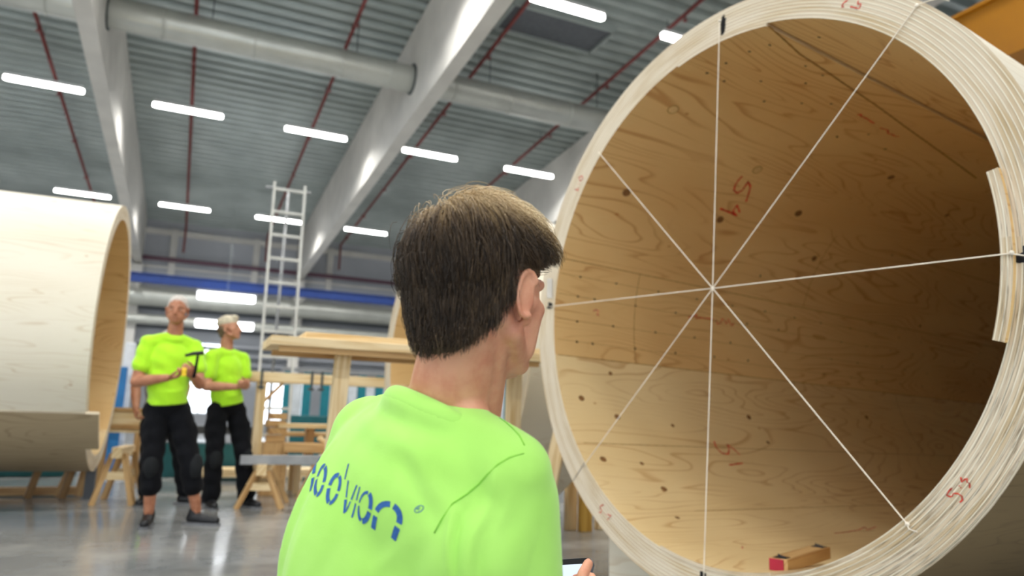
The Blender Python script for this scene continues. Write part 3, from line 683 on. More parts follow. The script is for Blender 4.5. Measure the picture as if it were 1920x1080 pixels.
# boards and blocks
for x, y, z, L, wd, h, rz, lab, mt in (
    (1.36, 8.55, .74, .75, .3, .05, .03, 'pale pine board resting high beside the teal panels', 'pine'),
    (1.40, 8.85, .64, .62, .12, .05, .0, 'pine plank lying below the pale pine board', 'pine'),
    (1.30, 8.35, .51, .45, .3, .1, -.2, 'thick pine offcut on the trestle behind the shoulder', 'pine2')):
    wood('pine_board', MB().box((x, y, z), (L, wd, h), Matrix.Rotation(rz, 3, 'Z')), lab, 'board', mt)
wood('pine_board', MB().bar((1.42, 8.3, .62), (1.75, 8.35, .40), .09, .05), 'short pine plank leaning at a slant behind the shoulder', 'board')
bn = empty('workbench', (1.67, 8.75, 0)); tag(bn, 'low timber bench carrying loose pine boards in front of the teal panels', 'bench')
MB().box((0, 0, .355), (.95, .5, .04)).build('bench_top', M['pine2'], bn, bevel=.003)
for sx in (-1, 1):
    for s_ in (-1, 1): MB().box((sx * .42, s_ * .2, .168), (.07, .07, .336)).build('leg', M['pine'], bn)
for sx in (-.3, .32): MB().box((sx, -.1, .545), (.08, .2, .34)).build('riser', M['pine2'], bn)
for k, (x, z, w_) in enumerate(((.98, .60, .2), (.99, .68, .19), (.97, .76, .2), (.985, .84, .17))):
    wood('wood_offcut', MB().box((x, 8.5, z), (w_, .2, .07), Matrix.Rotation(.05 * (k - 1), 3, 'Z')), 'squared pine offcut in the small stack left of the pine boards, %s' % ('lowest', 'second from the bottom', 'second from the top', 'topmost')[k], 'offcut', 'pine2', 'stacked offcuts')
wood('offcut_stand', MB().box((.98, 8.5, .28), (.26, .26, .56)), 'upright pine block carrying the stack of offcuts', 'block', 'pine2')
wood('pallet', MB().box((1.0, 10.35, .10), (1.9, .5, .1)).box((.5, 10.35, .025), (.1, .5, .05)).box((1.5, 10.35, .025), (.1, .5, .05)), 'low pale pallet on the floor behind the sawhorses', 'pallet', 'pine')
# pine crate and pieces right of the left tube
cr = empty('wooden_crate', (-.62, 9.95, 0)); tag(cr, 'pale pine crate standing right of the left tube', 'crate')
MB().box((0, 0, .62), (.42, .4, .05)).box((0, -.19, .74), (.42, .02, .22)).box((0, .19, .74), (.42, .02, .22)).box((-.2, 0, .74), (.02, .38, .22)).box((.2, 0, .74), (.02, .38, .22)).build('crate_body', M['pine'], cr)
MB().box((0, -.205, .86), (.44, .02, .05)).box((0, -.205, .66), (.44, .02, .05)).build('batten', M['pine2'], cr)
for sx in (-1, 1):
    for s_ in (-1, 1): MB().box((sx * .18, s_ * .16, .30), (.06, .06, .60)).build('leg', M['pine2'], cr)
cl = empty('bar_clamp', (-.31, 8.3, .88)); tag(cl, 'red bar clamp hanging at the pine crate beside the man in shorts', 'clamp')
MB().bar((0, 0, 0), (0, 0, -.75), .015, .006).build('bar', M['ductdk'], cl)
MB().box((0, -.02, .04), (.05, .05, .14)).build('jaw', M['clampred'], cl, bevel=.008)
MB().box((0.01, -.03, -.42), (.05, .06, .12)).build('grip', flat('orange_grip', '#D8551E', .5), cl, bevel=.01)
# props under the left tube
for k, (x, y, mt, dx, lab) in enumerate(((-1.22, 8.45, 'pine3', .08, 'dark brown slanting timber prop under the left tube, nearest the frame edge'), (-.98, 8.62, 'pine2', .12, 'tan slanting timber prop under the left tube'),
                             (-.93, 8.40, 'pine3', .08, 'dark brown slanting timber prop under the middle of the left tube'), (-.82, 8.6, 'pine2', .05, 'tan timber prop beside the grey post'))):
    wood('timber_prop', MB().bar((x - dx * .5, y, 0), (x + dx * .5, y + .02, .36), .09, .06), lab, 'prop', mt, 'props under the left tube')
tag(MB().box((-.74, 8.36, .17), (.085, .1, .34)).box((-.74, 8.36, .005), (.12, .14, .01)).build('support_post', M['vent']), 'short grey steel post under the open end of the left tube', 'post')
wood('floor_rail', MB().box((-2.9, 8.62, .05), (4.2, .08, .08)), 'long timber rail lying on the floor under the left tube', 'rail', 'pine2')
cradle('tube_cradle', axis_frame((-.699, 8.1147, 1.578), PI - .024, 0), 1.6, .55, .3, -1.575, 'timber cradle under the left tube', 'pine')
wood('timber_block', MB().box((-1.62, 7.35, .17), (.12, .1, .34)), 'brown timber block at the very left edge of the picture', 'block', 'pine3')
# ladder leaning behind the table
ld = empty('ladder', (1.05, 9.5, 0)); tag(ld, 'tall pale aluminium ladder rising behind the work table', 'ladder')
RL = lambda s_, z: Vector((s_ * .2 , z * .10, z))
for s_ in (-1, 1): MB().bar(RL(s_, 0), RL(s_, 3.95), .065, .03, up=(1, 0, 0)).build('stile', M['alu'], ld)
for k in range(12): MB().bar(RL(-1, .28 + k * .325), RL(1, .28 + k * .325), .035, .035).build('rung', M['alu'], ld)
wl = Vector((1.05, 9.9, 4.0))
ldp = empty('ladder_stand', (1.05, 10.02, 0)); tag(ldp, 'thin steel post that the ladder leans against', 'post')
MB().tube([(0, 0, 0), (0, 0, 3.9)], .02, 8).tube([(-.3, 0, 3.9), (.3, 0, 3.9)], .02, 8).build('post', M['steel'], ldp)
# teal and white panel wall
t = empty('panel_partition', (3.0, 15.5, 0)); tag(t, 'partition of upright teal panels with bright white gaps behind the pine boards', 'partition')
x = -1.05; k = 0
while x < 4.4:
    MB().box((x, 0, .86), (.17, .05, 1.72)).build('teal_panel', M['teal'], t); 
    if k % 2 == 0 or x > -.2: MB().box((x + .19, .03, .86), (.2, .02, 1.66)).build('white_panel', M['whitep'], t)
    x += .38; k += 1
MB().box((1.6, 0, 1.76), (5.6, .08, .08)).box((1.6, 0, .04), (5.6, .1, .08)).build('rail', M['steel'], t)
tag(MB().box((2.55, 15.0, .42), (1.2, .5, .84)).build('machine_cabinet', M['tealdk'], bevel=.02), 'low dark teal machine cabinet in front of the partition', 'cabinet')
tag(MB().box((-.95, 12.2, .74), (.34, .08, 1.48)).build('blue_panel', M['bluep'], bevel=.01), 'tall blue panel just right of the left tube', 'panel')
tag(MB().box((-.79, 12.4, .93), (.14, .08, 1.86)).build('white_board', M['whitep'], bevel=.01), 'tall white board beside the blue panel', 'board')
tag(MB().box((-.8, 11.9, .75), (.7, .1, .08)).box((-1.1, 11.9, .355), (.08, .08, .71)).box((-.5, 11.9, .355), (.08, .08, .71)).build('low_rail', M['steel']), 'low grey rail below the blue panel', 'rail')
tb = empty('teal_machine', (-3.4, 11.3, 0)); tag(tb, 'long low teal machine under the left tube in the background', 'machine')
MB().box((0, 0, .25), (4.4, .8, .5)).build('body', M['tealdk'], tb, bevel=.02); MB().box((0, -.02, .53), (4.5, .86, .05)).build('top_edge', M['bluep'], tb)
dm = empty('machine_bench', (.32, 11.0, 0)); tag(dm, 'dark bench with a teal box below, seen between the legs of the two men', 'bench')
MB().box((0, 0, .62), (1.3, .6, .1)).build('bench_top', M['darkm'], dm); MB().box((0, 0, .22), (1.0, .5, .44)).build('teal_box', M['tealdk'], dm, bevel=.01)
for sx in (-1, 1): MB().box((sx * .6, 0, .285), (.07, .5, .57)).build('leg', M['darkm'], dm)
# small desk lamp shape and yellow tool on the bench line
tl = empty('hand_tool', (1.62, 9.2, 0.92)); 
bpy.data.objects.remove(tl)
# upright boards right of the man, below the third tube
for k, (x, y, w_, h_, mt, lab) in enumerate(((3.02, 5.45, .10, .95, 'pine', 'pale upright pine board beside the near tube, leftmost of three'), (3.10, 5.35, .11, .80, 'yellowpine', 'yellow upright board beside the near tube, middle of three'), (3.30, 5.42, .12, .75, 'pine', 'pale upright pine board beside the near tube, rightmost of three'))):
    if mt == 'yellowpine': M[mt] = lumber('yellow_pine', '#D9AE52', '#C0923A')
    wood('upright_board', MB().box((x, y, h_ / 2), (w_, .05, h_)), lab, 'board', mt, 'upright boards')
wood('slanting_plank', MB().bar((2.12, 4.30, .02), (2.42, 4.50, .86), .11, .03), 'pale plank leaning on the tube behind the man', 'plank', 'pine')

# ------------------------------------------------------------------ people
def V(*a): return Vector(a)
def hand(b, wrist, d, n, side, s=1.0, curl=.9, thumb_open=.5, tn=1.0):
    """five bent fingers on a palm. d: pointing direction, n: palm normal (fingers curl towards n), side: +1 thumb on the d x n side"""
    d = Vector(d).normalized(); n = (Vector(n) - d * Vector(n).dot(d)).normalized(); t = d.cross(n) * side
    pc = wrist + d * .048 * s
    b.sphere(pc, (.042 * s, .038 * s, .016 * s), 12, 9, R=Matrix((d, t, n)).transposed())
    b.cap(wrist - d * .01 * s, wrist + d * .03 * s, .021 * s, .022 * s, 10)
    for k, (off, L) in enumerate(((.028, .070), (.010, .078), (-.008, .073), (-.026, .058))):
        p = wrist + d * (.082 - abs(off - .006) * .18) * s + t * off * s; a = 0.15; ln = (L * .45, L * .31, L * .26); r = (.0088, .0078, .0068)
        b.cap(wrist + d * .05 * s + t * off * .85 * s, p, .0095 * s, .009 * s, 8)
        for j in range(3):
            a += curl * (.55, .75, .5)[j] * (1 + .08 * k); q = p + (d * math.cos(a) + n * math.sin(a)) * ln[j] * s
            b.cap(p, q, r[j] * s, (r[j] - .0008) * s, 8); p = q
    p = wrist + d * .02 * s + t * .024 * s; q = p + (d * .7 + t * thumb_open * 1.2 + n * .35 * tn).normalized() * .038 * s
    q2 = q + (d * .85 + t * thumb_open * .4 + n * .45 * tn).normalized() * .032 * s; q3 = q2 + (d * .85 + n * .5 * tn - t * .1).normalized() * .026 * s
    b.cap(p, q, .0135 * s, .0115 * s, 8); b.cap(q, q2, .011 * s, .0098 * s, 8); b.cap(q2, q3, .0098 * s, .0085 * s, 8)
def frame3(fw, up=(0, 0, 1)):
    fw = Vector(fw).normalized(); rt = fw.cross(Vector(up)).normalized(); up = rt.cross(fw); return Matrix((rt, fw, up)).transposed()
def head_shape(b, c, R, s=1.0, ears=True):
    """c: point between the ears; R columns = right, forward, up"""
    L = lambda x, y, z: c + R @ Vector((x, y, z)) * s
    b.sphere(L(0, -.008, .040), (.0745 * s, .094 * s, .085 * s), 28, 18, R=R)
    b.sphere(L(0, .032, .012), (.066 * s, .062 * s, .075 * s), 20, 14, R=R)
    b.sphere(L(0, .045, -.04), (.055 * s, .048 * s, .062 * s), 20, 14, R=R)
    b.sphere(L(0, .068, -.082), (.026 * s, .022 * s, .020 * s), 14, 10, R=R)
    for q in (-1, 1):
        b.cap(L(q * .058, .0, -.045), L(q * .024, .064, -.082), .017 * s, .015 * s, 10); b.cap(L(q * .050, .050, -.012), L(q * .036, .054, -.062), .019 * s, .018 * s, 10)      # jaw line, cheek
        b.cap(L(q * .05, .06, -.008), L(q * .058, .035, -.004), .016 * s, .014 * s, 10)      # cheekbone
        b.cap(L(q * .018, .088, .028), L(q * .045, .078, .030), .010 * s, .009 * s, 8)       # brow
    b.cap(L(0, .092, .018), L(0, .108, -.026), .009 * s, .013 * s, 10)                        # nose
    b.sphere(L(.009, .102, -.030), .008 * s, 8, 6); b.sphere(L(-.009, .102, -.030), .008 * s, 8, 6)
    b.cap(L(-.018, .088, -.054), L(.018, .088, -.054), .007 * s, .007 * s, 8)                 # lips
    b.cap(L(-.014, .086, -.063), L(.014, .086, -.063), .007 * s, .007 * s, 8)
    if ears:
        for q in (-1, 1):
            ER = R @ Matrix.Rotation(q * -.35, 3, 'Z')
            n = 14; pts = []
            for k in range(n):                                                                # helix rim
                a = -2.0 + 4.6 * k / (n - 1)
                pts.append(c + R @ Vector((q * (.083 + .008 * (1 - abs(math.cos(a / 2)))), -.006 - .017 * math.cos(a + .2) * 1.0, .002 + .029 * math.sin(a) * 1.05)) * s)
            for p0, p1 in zip(pts, pts[1:]): b.cap(p0, p1, .0042 * s, .0042 * s, 8)
            b.sphere(L(q * .081, -.004, .002), (.0045 * s, .016 * s, .026 * s), 12, 9, R=ER)
            b.sphere(L(q * .078, .004, -.028), (.0055 * s, .0085 * s, .011 * s), 10, 8, R=ER)
def eyes(parent, c, R, s, iris='#3A3A30'):
    for q in (-1, 1):
        MB().sphere(c + R @ Vector((q * .031, .076, .010)) * s, .0105 * s, 12, 8).build('eye', flat('eye_white', '#D8D0C6', .3), parent)
        MB().sphere(c + R @ Vector((q * .031, .0835, .010)) * s, .0055 * s, 10, 6).build('iris', flat('dark_iris', iris, .3), parent)
        MB().cap(c + R @ Vector((q * .019, .097, .031)) * s, c + R @ Vector((q * .046, .085, .034)) * s, .003 * s, .0025 * s, 6).build('eyebrow', flat('eyebrow_hair', '#6E5A44', .8), parent)

# ---- the crouching man in front
VA = YAW - .05
def azv(a): return Vector((math.sin(a), math.cos(a), 0))
def px(x, y, d):
    r = FWD + RT * ((x - 960) / F_PX) + UP * ((540 - y) / F_PX); return Vector((0, 0, EYE)) + r * d
man = empty('person', (.36, .93, 0))
tag(man, 'person in lime t-shirt with blue back lettering, seen from behind, holding a phone', 'person')
HF = azv(math.radians(61)); HR = frame3(HF, (-.03, -.02, 1))
TF = azv(math.radians(66)); TR = frame3(TF + V(0, 0, -.26)); TR = Matrix.Rotation(.24, 3, TR.col[1]) @ TR
HC = Vector((.352, .900, 1.037))
NK = Vector((.309, .924, .899))                      # base of the neck
def TL(x, y, z): return NK + TR @ Vector((x, y, z))
lp = lambda o: setattr(o, 'matrix_parent_inverse', man.matrix_world.inverted())
man_loc = Matrix.Translation((.36, .93, 0))
SHR, SHL = TL(.128, .055, -.075), TL(-.165, .045, -.082)
ELR, ELL = SHR + TF * .04 + V(0, 0, -.27) - TR.col[0] * .01, SHL + TF * .08 + V(0, 0, -.26)
PH = px(1058, 1118, 1.15)                              # phone centre
TH = frame3(TF); phone_up = (TH @ Vector((-.25, .72, .62))).normalized(); phone_r = phone_up.cross(TH @ Vector((0, -.66, .75))).normalized(); phone_n = phone_r.cross(phone_up)
WRR = PH + phone_r * .060 - phone_up * .080 - phone_n * .012
WRL = PH - phone_r * .074 - phone_up * .052 - phone_n * .018
b = MB(); head_shape(b, HC, HR)
b.cap(HC + HR @ Vector((0, -.028, -.045)), NK + TR @ Vector((0, .02, .0)), .052, .058, 20)
b.cap(HC + HR @ Vector((0, .0, -.055)), NK + TR @ Vector((0, .05, .0)), .046, .052, 20)
b.cap(NK + TR @ Vector((0, .0, .035)), TL(.075, .03, -.035), .040, .028, 16); b.cap(NK + TR @ Vector((0, .0, .035)), TL(-.075, .03, -.035), .040, .028, 16)
for q in (-1, 1): b.cap(HC + HR @ Vector((q * .052, -.012, -.03)), NK + TR @ Vector((q * .025, .06, .01)), .017, .017, 10)
b.cap(TL(0, .06, -.10), TL(0, .08, -.36), .08, .08, 18)
for sh, el, wr in ((SHR, ELR, WRR), (SHL, ELL, WRL)):
    b.cap(TL(0, .07, -.11), sh, .04, .040, 14); b.cap(sh, el, .043, .036, 14); b.cap(el, wr, .037, .024, 14)
hand(b, WRR, phone_up + phone_r * .1, -phone_r - phone_n * .25, 1, 1.0, .85, .55, .1)
hand(b, WRL, phone_up - phone_r * .1, phone_r - phone_n * .25, -1, 1.0, .85, .55)
me = remesh(b, .0028, 8, .5)
body = link_mesh('body', me, M['skin'], man); lp(body)
# shirt ------------------------------------------------------------
b = MB()
def tsph(c, r): b.sphere(TL(*c), r, 24, 16, R=TR)
tsph((-.022, .065, -.14), (.176, .120, .16)); tsph((-.024, .080, -.27), (.180, .128, .20)); tsph((-.01, .09, -.40), (.170, .13, .16))
tsph((-.055, .045, -.185), (.135, .122, .20)); tsph((-.015, .030, -.115), (.155, .103, .108)); tsph((-.10, .025, -.115), (.080, .070, .085)); tsph((.085, .025, -.125), (.075, .058, .105)); tsph((-.085, .025, -.125), (.075, .058, .105))
b.cap(NK + TR @ Vector((0, .012, -.024)), TL(.135, .035, -.045), .048, .052, 18); b.cap(NK + TR @ Vector((0, .012, -.024)), TL(-.125, .035, -.058), .048, .050, 18)
b.sphere(TL(0, .033, -.066), (.130, .104, .055), 20, 14, R=TR); b.sphere(TL(0, .028, -.042), (.088, .085, .046), 20, 14, R=TR); b.sphere(TL(0, .04, -.07), (.155, .097, .070), 20, 14, R=TR)
for q, sh, el in ((1, SHR, ELR), (-1, SHL, ELL)):
    b.cap(sh, sh.lerp(el, .84), .063, .064, 20); b.cap(sh + TR @ Vector((0, 0, -.03)), TL(q * .11, .06, -.14), .06, .09, 18)
for k in range(24):
    a = 2 * PI * k / 24; a2 = 2 * PI * (k + 1) / 24; f_ = lambda a: NK + TR @ V(.078 * math.cos(a), .033 + .083 * math.sin(a), -.025 - .008 * math.sin(a)); b.cap(f_(a), f_(a2), .019, .019, 10)
me = remesh(b, .005, 38, .5)
A = grab(me); T3m = np.array(TR); L3 = (A - np.array(NK)) @ T3m          # local coords right, fwd, up
def ridge(P, a, c, w, amp):
    Y = P[:, 1]; P = P[:, [0, 2]]; a = np.array(a); c = np.array(c); d = c - a; t = np.clip(((P - a) @ d) / (d @ d), 0, 1)
    dist = np.linalg.norm(P - (a + t[:, None] * d), axis=1); return (Y < .05) * amp * np.exp(-(dist / w) ** 2) * np.sin(np.clip(t * .9 + .05, 0, 1) * PI) ** .5
me.update(); nr = np.empty(len(me.vertices) * 3, np.float32); me.vertices.foreach_get('normal', nr); nr = nr.reshape(-1, 3)
FOLDS = [((.125, -.105), (.150, -.175), .0050, .0050), ((.136, -.100), (.156, -.185), .0050, -.0055), ((.155, -.050), (.160, -.115), .0065, .0042), ((.150, -.085), (.168, -.175), .0055, .0035),
         ((.166, -.105), (.176, -.180), .0060, -.0045), ((.170, -.065), (.170, -.130), .0060, .0040), ((.182, -.07), (.190, -.16), .008, .003),
         ((.045, -.075), (.112, -.128), .0100, -.0035), ((.060, -.065), (.120, -.110), .0100, .0025), ((.10, -.145), (.04, -.22), .010, .003), ((.112, -.150), (.07, -.26), .010, -.003),
         ((-.105, -.10), (-.115, -.30), .0070, .0035), ((-.090, -.14), (-.098, -.34), .0080, -.003), ((-.06, -.20), (-.07, -.36), .010, .003), ((.0, -.20), (-.03, -.34), .012, -.003), ((.03, -.21), (.02, -.34), .010, .003)]

disp = np.zeros(len(A))
for a, c, w_, amp in FOLDS: disp += ridge(L3, a, c, w_, amp)
disp += .0012 * np.sin(L3[:, 2] * 60 + L3[:, 0] * 25) * np.clip((-.28 - L3[:, 2]) * 8, 0, 1)
put(me, A + nr * disp[:, None])
shirt = link_mesh('t_shirt', me, M['lime'], man); lp(shirt)
bvh = BVHTree.FromObject(shirt, bpy.context.evaluated_depsgraph_get())
def on_shirt(p, d, off=.001):
    hit, n, i, ds = bvh.ray_cast(Vector(p), Vector(d).normalized()); return (hit + n * off, n) if hit else (None, None)
# collar rib
b = MB(); n = 72
cf = lambda a: NK + TR @ V(.0765 * math.cos(a), .033 + .0815 * math.sin(a), -.0215 - .008 * math.sin(a))
b.tube([cf(2 * PI * k / n) for k in range(n + 1)], .0170, 24)
col = b.build('collar', M['lime'], man); lp(col)
# seams laid on the jersey
def seam_line(name, pts_local, rad, mat, close=False):
    b = MB(); P = []
    for (x, y, z), dr in pts_local:
        h, nn = on_shirt(TL(x, y, z), TR @ Vector(dr), .0008)
        if h: P.append(h)
    if len(P) > 2: b.tube(P, rad, 6); o = b.build(name, mat, man); lp(o); return o
seam_line('armhole_seam', [((x, -.3, z), (0, 1, 0)) for x, z in ((.1668, -.0180), (.160, -.028), (.153, -.041), (.145, -.0556), (.137, -.069), (.129, -.085), (.1216, -.101), (.1175, -.120), (.1149, -.1386))], .0008, M['limeseam'])
seam_line('shoulder_seam', [((x, y, .2), (0, 0, -1)) for x, y in ((.095, .022), (.11, .02), (.127, .017), (.145, .014), (.160, .012))], .0008, M['limeseam'])

# printed lettering on the back
LG = MB()
def stroke_poly(pts, wd):
    """pts 2D centre line, wd width list or scalar -> strip draped over the shirt"""
    pts = [(drape(x, y), y * XH) for x, y in pts]; Q = []
    for i in range(len(pts) - 1):
        (x0, y0), (x1, y1) = pts[i], pts[i + 1]; n = max(1, int(math.hypot(x1 - x0, y1 - y0) / .0015))
        for k in range(n): Q.append((x0 + (x1 - x0) * k / n, y0 + (y1 - y0) * k / n, (i + k / n) / (len(pts) - 1)))
    Q.append((*pts[-1], 1.0)); rows = []
    for i, (x, y, t) in enumerate(Q):
        a, c = Q[max(i - 1, 0)], Q[min(i + 1, len(Q) - 1)]; dx, dy = c[0] - a[0], c[1] - a[1]; l = math.hypot(dx, dy) or 1
        ww = wd if not hasattr(wd, '__len__') else wd[0] + (wd[1] - wd[0]) * t
        row = []
        for s_ in (-1, -.5, 0, .5, 1):
            X, Y = x - dy / l * ww / 2 * s_, y + dx / l * ww / 2 * s_
            h, nn = on_shirt(logo_o + logo_r * X * LS + logo_u * Y * LS, logo_d, .0007); row.append(h)
        rows.append(row)
    for r0, r1 in zip(rows, rows[1:]):
        for k in range(4):
            if all((r0[k], r0[k + 1], r1[k + 1], r1[k])):
                if (r0[k] - r1[k]).length > .008 or (r0[k] - r0[k + 1]).length > .008: continue
                b0 = len(LG.v); LG.v += [r0[k], r0[k + 1], r1[k + 1], r1[k]]; LG.face([b0, b0 + 1, b0 + 2, b0 + 3])
def arc(cx, cy_, rx, ry, a0, a1, n=14): return [(cx + rx * math.cos(math.radians(a0 + (a1 - a0) * k / n)), cy_ + ry * math.sin(math.radians(a0 + (a1 - a0) * k / n))) for k in range(n + 1)]
logo_o = TL(0, -.30, -.166); logo_r = TR @ Vector((1, 0, 0)); logo_u = TR @ Vector((0, 0, 1)); logo_d = TR @ Vector((0, 1, 0)); LS = 1.0
W_ = .0062; XH = .038
def drape(x, y): return x + float(np.interp(x, [-.10, -.073, -.0375, -.006, .02, .075], [-.026, -.022, -.009, -.002, .001, .010])) * (y - .5)
# m (its left part turns away round the side of the back)
for x in (-.154, -.127, -.100): stroke_poly([(x, 0), (x, .40)], W_)
for x in (-.1405, -.1135):
    stroke_poly(arc(x, .5, .0135, .46, 174, 98, 8), W_); stroke_poly(arc(x, .5, .0135, .46, 82, 4, 8), W_)
def ring(cx, rx, w):
    for (a0, a1), w_ in zip(((76, 2), (-10, -86), (-98, -172), (176, 88)), w): stroke_poly(arc(cx, .5, rx, .44, a0, a1, 9), w_)
ring(-.0735, .0120, (W_, W_ * .9, W_, W_))
ring(-.0375, .0095, (.0050, .0048, W_, W_))
stroke_poly([(-.0255, 1.43), (-.0232, .94)], .0025)
stroke_poly([(-.0160, .97), (-.0115, .46)], .0024); stroke_poly([(-.0112, .40), (-.0068, .0)], (.0046, .0026)); stroke_poly([(-.0056, .05), (-.0028, .42)], .0020); stroke_poly([(-.0022, .48), (.0012, .98)], .0024)
stroke_poly([(.0072, .98), (.0069, .55)], .0022); stroke_poly([(.0068, .45), (.0064, .0)], .0024)
ring(.0225, .0095, (W_, W_, (.0048, .0024), (.0020, .0040)))
stroke_poly([(.0420, .0), (.0420, .40)], W_ * 1.05); stroke_poly([(.0735, .0), (.0735, .40)], W_ * 1.15)
stroke_poly(arc(.05775, .5, .01575, .44, 172, 98, 8), W_ * 1.05); stroke_poly(arc(.05775, .5, .01575, .44, 82, 4, 8), W_ * 1.15)
stroke_poly(arc(.0835, 1.17, .0030, .125, 0, 360, 20), .0007); stroke_poly([(.0820, 1.12), (.0820, 1.22), (.0842, 1.19), (.0822, 1.165), (.0848, 1.12)], .0006)

lo = LG.build('printed_lettering', M['logo'], man); lp(lo)
# trousers and legs (kneeling, below the frame)
b = MB(); hipc = TL(0, .10, -.50)
b.sphere(hipc, (.165, .13, .11), 20, 14, R=TR)
for q in (-1, 1):
    h = hipc + TR @ Vector((q * .09, 0, -.04)); kn = Vector((h.x, h.y, 0)) + TR @ Vector((q * .05, .40, 0)) + V(0, 0, .085); an = Vector((h.x, h.y, 0)) + TR @ Vector((q * .01, -.02, 0)) + V(0, 0, .075)
    b.cap(h, kn, .092, .07, 18); b.cap(kn, an, .066, .05, 16)
o = link_mesh('work_trousers', remesh(b, .009, 6), M['trouser'], man); lp(o)
for q in (-1, 1):
    h = hipc + TR @ Vector((q * .10, 0, 0)); a0 = Vector((h.x, h.y, 0)); b = MB()
    b.cap(a0 + TR @ Vector((0, -.06, .07)), a0 + TR @ Vector((0, -.10, .045)), .045, .042, 14); b.cap(a0 + TR @ Vector((0, -.10, .05)), a0 + TR @ Vector((0, .02, .035)), .04, .032, 14)
    o = link_mesh('shoe', remesh(b, .006, 4), M['shoe'], man); lp(o)
eyes(man, HC, HR, 1.0)
for o in children(man):
    if o.name.split('.')[0] in ('eye', 'iris', 'eyebrow'): lp(o)
# phone in the hands
ph = empty('phone', mat=Matrix(((phone_r.x, phone_up.x, phone_n.x, PH.x), (phone_r.y, phone_up.y, phone_n.y, PH.y), (phone_r.z, phone_up.z, phone_n.z, PH.z), (0, 0, 0, 1))))
tag(ph, 'smartphone with a lit pale screen held in the hands of the crouching man', 'phone')
def rrect(w_, h_, r, n=6):
    P = []
    for cx, cy_, a0 in ((w_ / 2 - r, h_ / 2 - r, 0), (-w_ / 2 + r, h_ / 2 - r, 90), (-w_ / 2 + r, -h_ / 2 + r, 180), (w_ / 2 - r, -h_ / 2 + r, 270)):
        P += [(cx + r * math.cos(math.radians(a0 + 90 * k / n)), cy_ + r * math.sin(math.radians(a0 + 90 * k / n))) for k in range(n + 1)]
    return P
for nm, w_, h_, r, z, th, mt in (('phone_body', .072, .145, .012, -.004, .008, 'phoneside'), ('front_glass', .070, .143, .011, .004, .0008, 'phone'), ('screen', .062, .118, .002, .0048, .0004, 'screen')):
    MB().prism(rrect(w_, h_, r), th, Matrix.Translation((0, 0, z))).build(nm, M[mt], ph)
# ---- hair of the crouching man: base cap plus combed locks
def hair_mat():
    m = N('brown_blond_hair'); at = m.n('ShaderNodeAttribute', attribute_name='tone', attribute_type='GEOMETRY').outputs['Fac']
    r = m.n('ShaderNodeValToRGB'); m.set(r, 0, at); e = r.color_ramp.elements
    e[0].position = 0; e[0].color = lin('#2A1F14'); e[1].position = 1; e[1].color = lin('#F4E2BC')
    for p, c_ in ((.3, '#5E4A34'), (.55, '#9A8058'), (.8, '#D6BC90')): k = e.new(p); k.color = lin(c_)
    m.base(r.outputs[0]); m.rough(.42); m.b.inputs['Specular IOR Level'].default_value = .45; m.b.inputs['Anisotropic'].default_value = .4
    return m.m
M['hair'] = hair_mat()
rs = np.random.RandomState(5)
SC_C = np.array([0, -.008, .040]); SC_R = np.array([.0765, .096, .087])   # scalp ellipsoid in head space
def unit(v): return v / np.maximum(np.linalg.norm(v, axis=-1, keepdims=True), 1e-9)
def hairline(d):
    """lowest allowed z of the scalp direction d (unit, head space)"""
    az = np.arctan2(np.abs(d[..., 0]), -d[..., 1])            # 0 at the back, pi at the front
    return np.interp(az, [0, .5, 1.0, 1.25, 1.45, 1.9, 2.3, PI], [-.080, -.076, -.052, -.018, .034, .030, .045, .085])
def scalp(d, h=0.0): return SC_C + d * (SC_R + h)
nape = lambda P: P

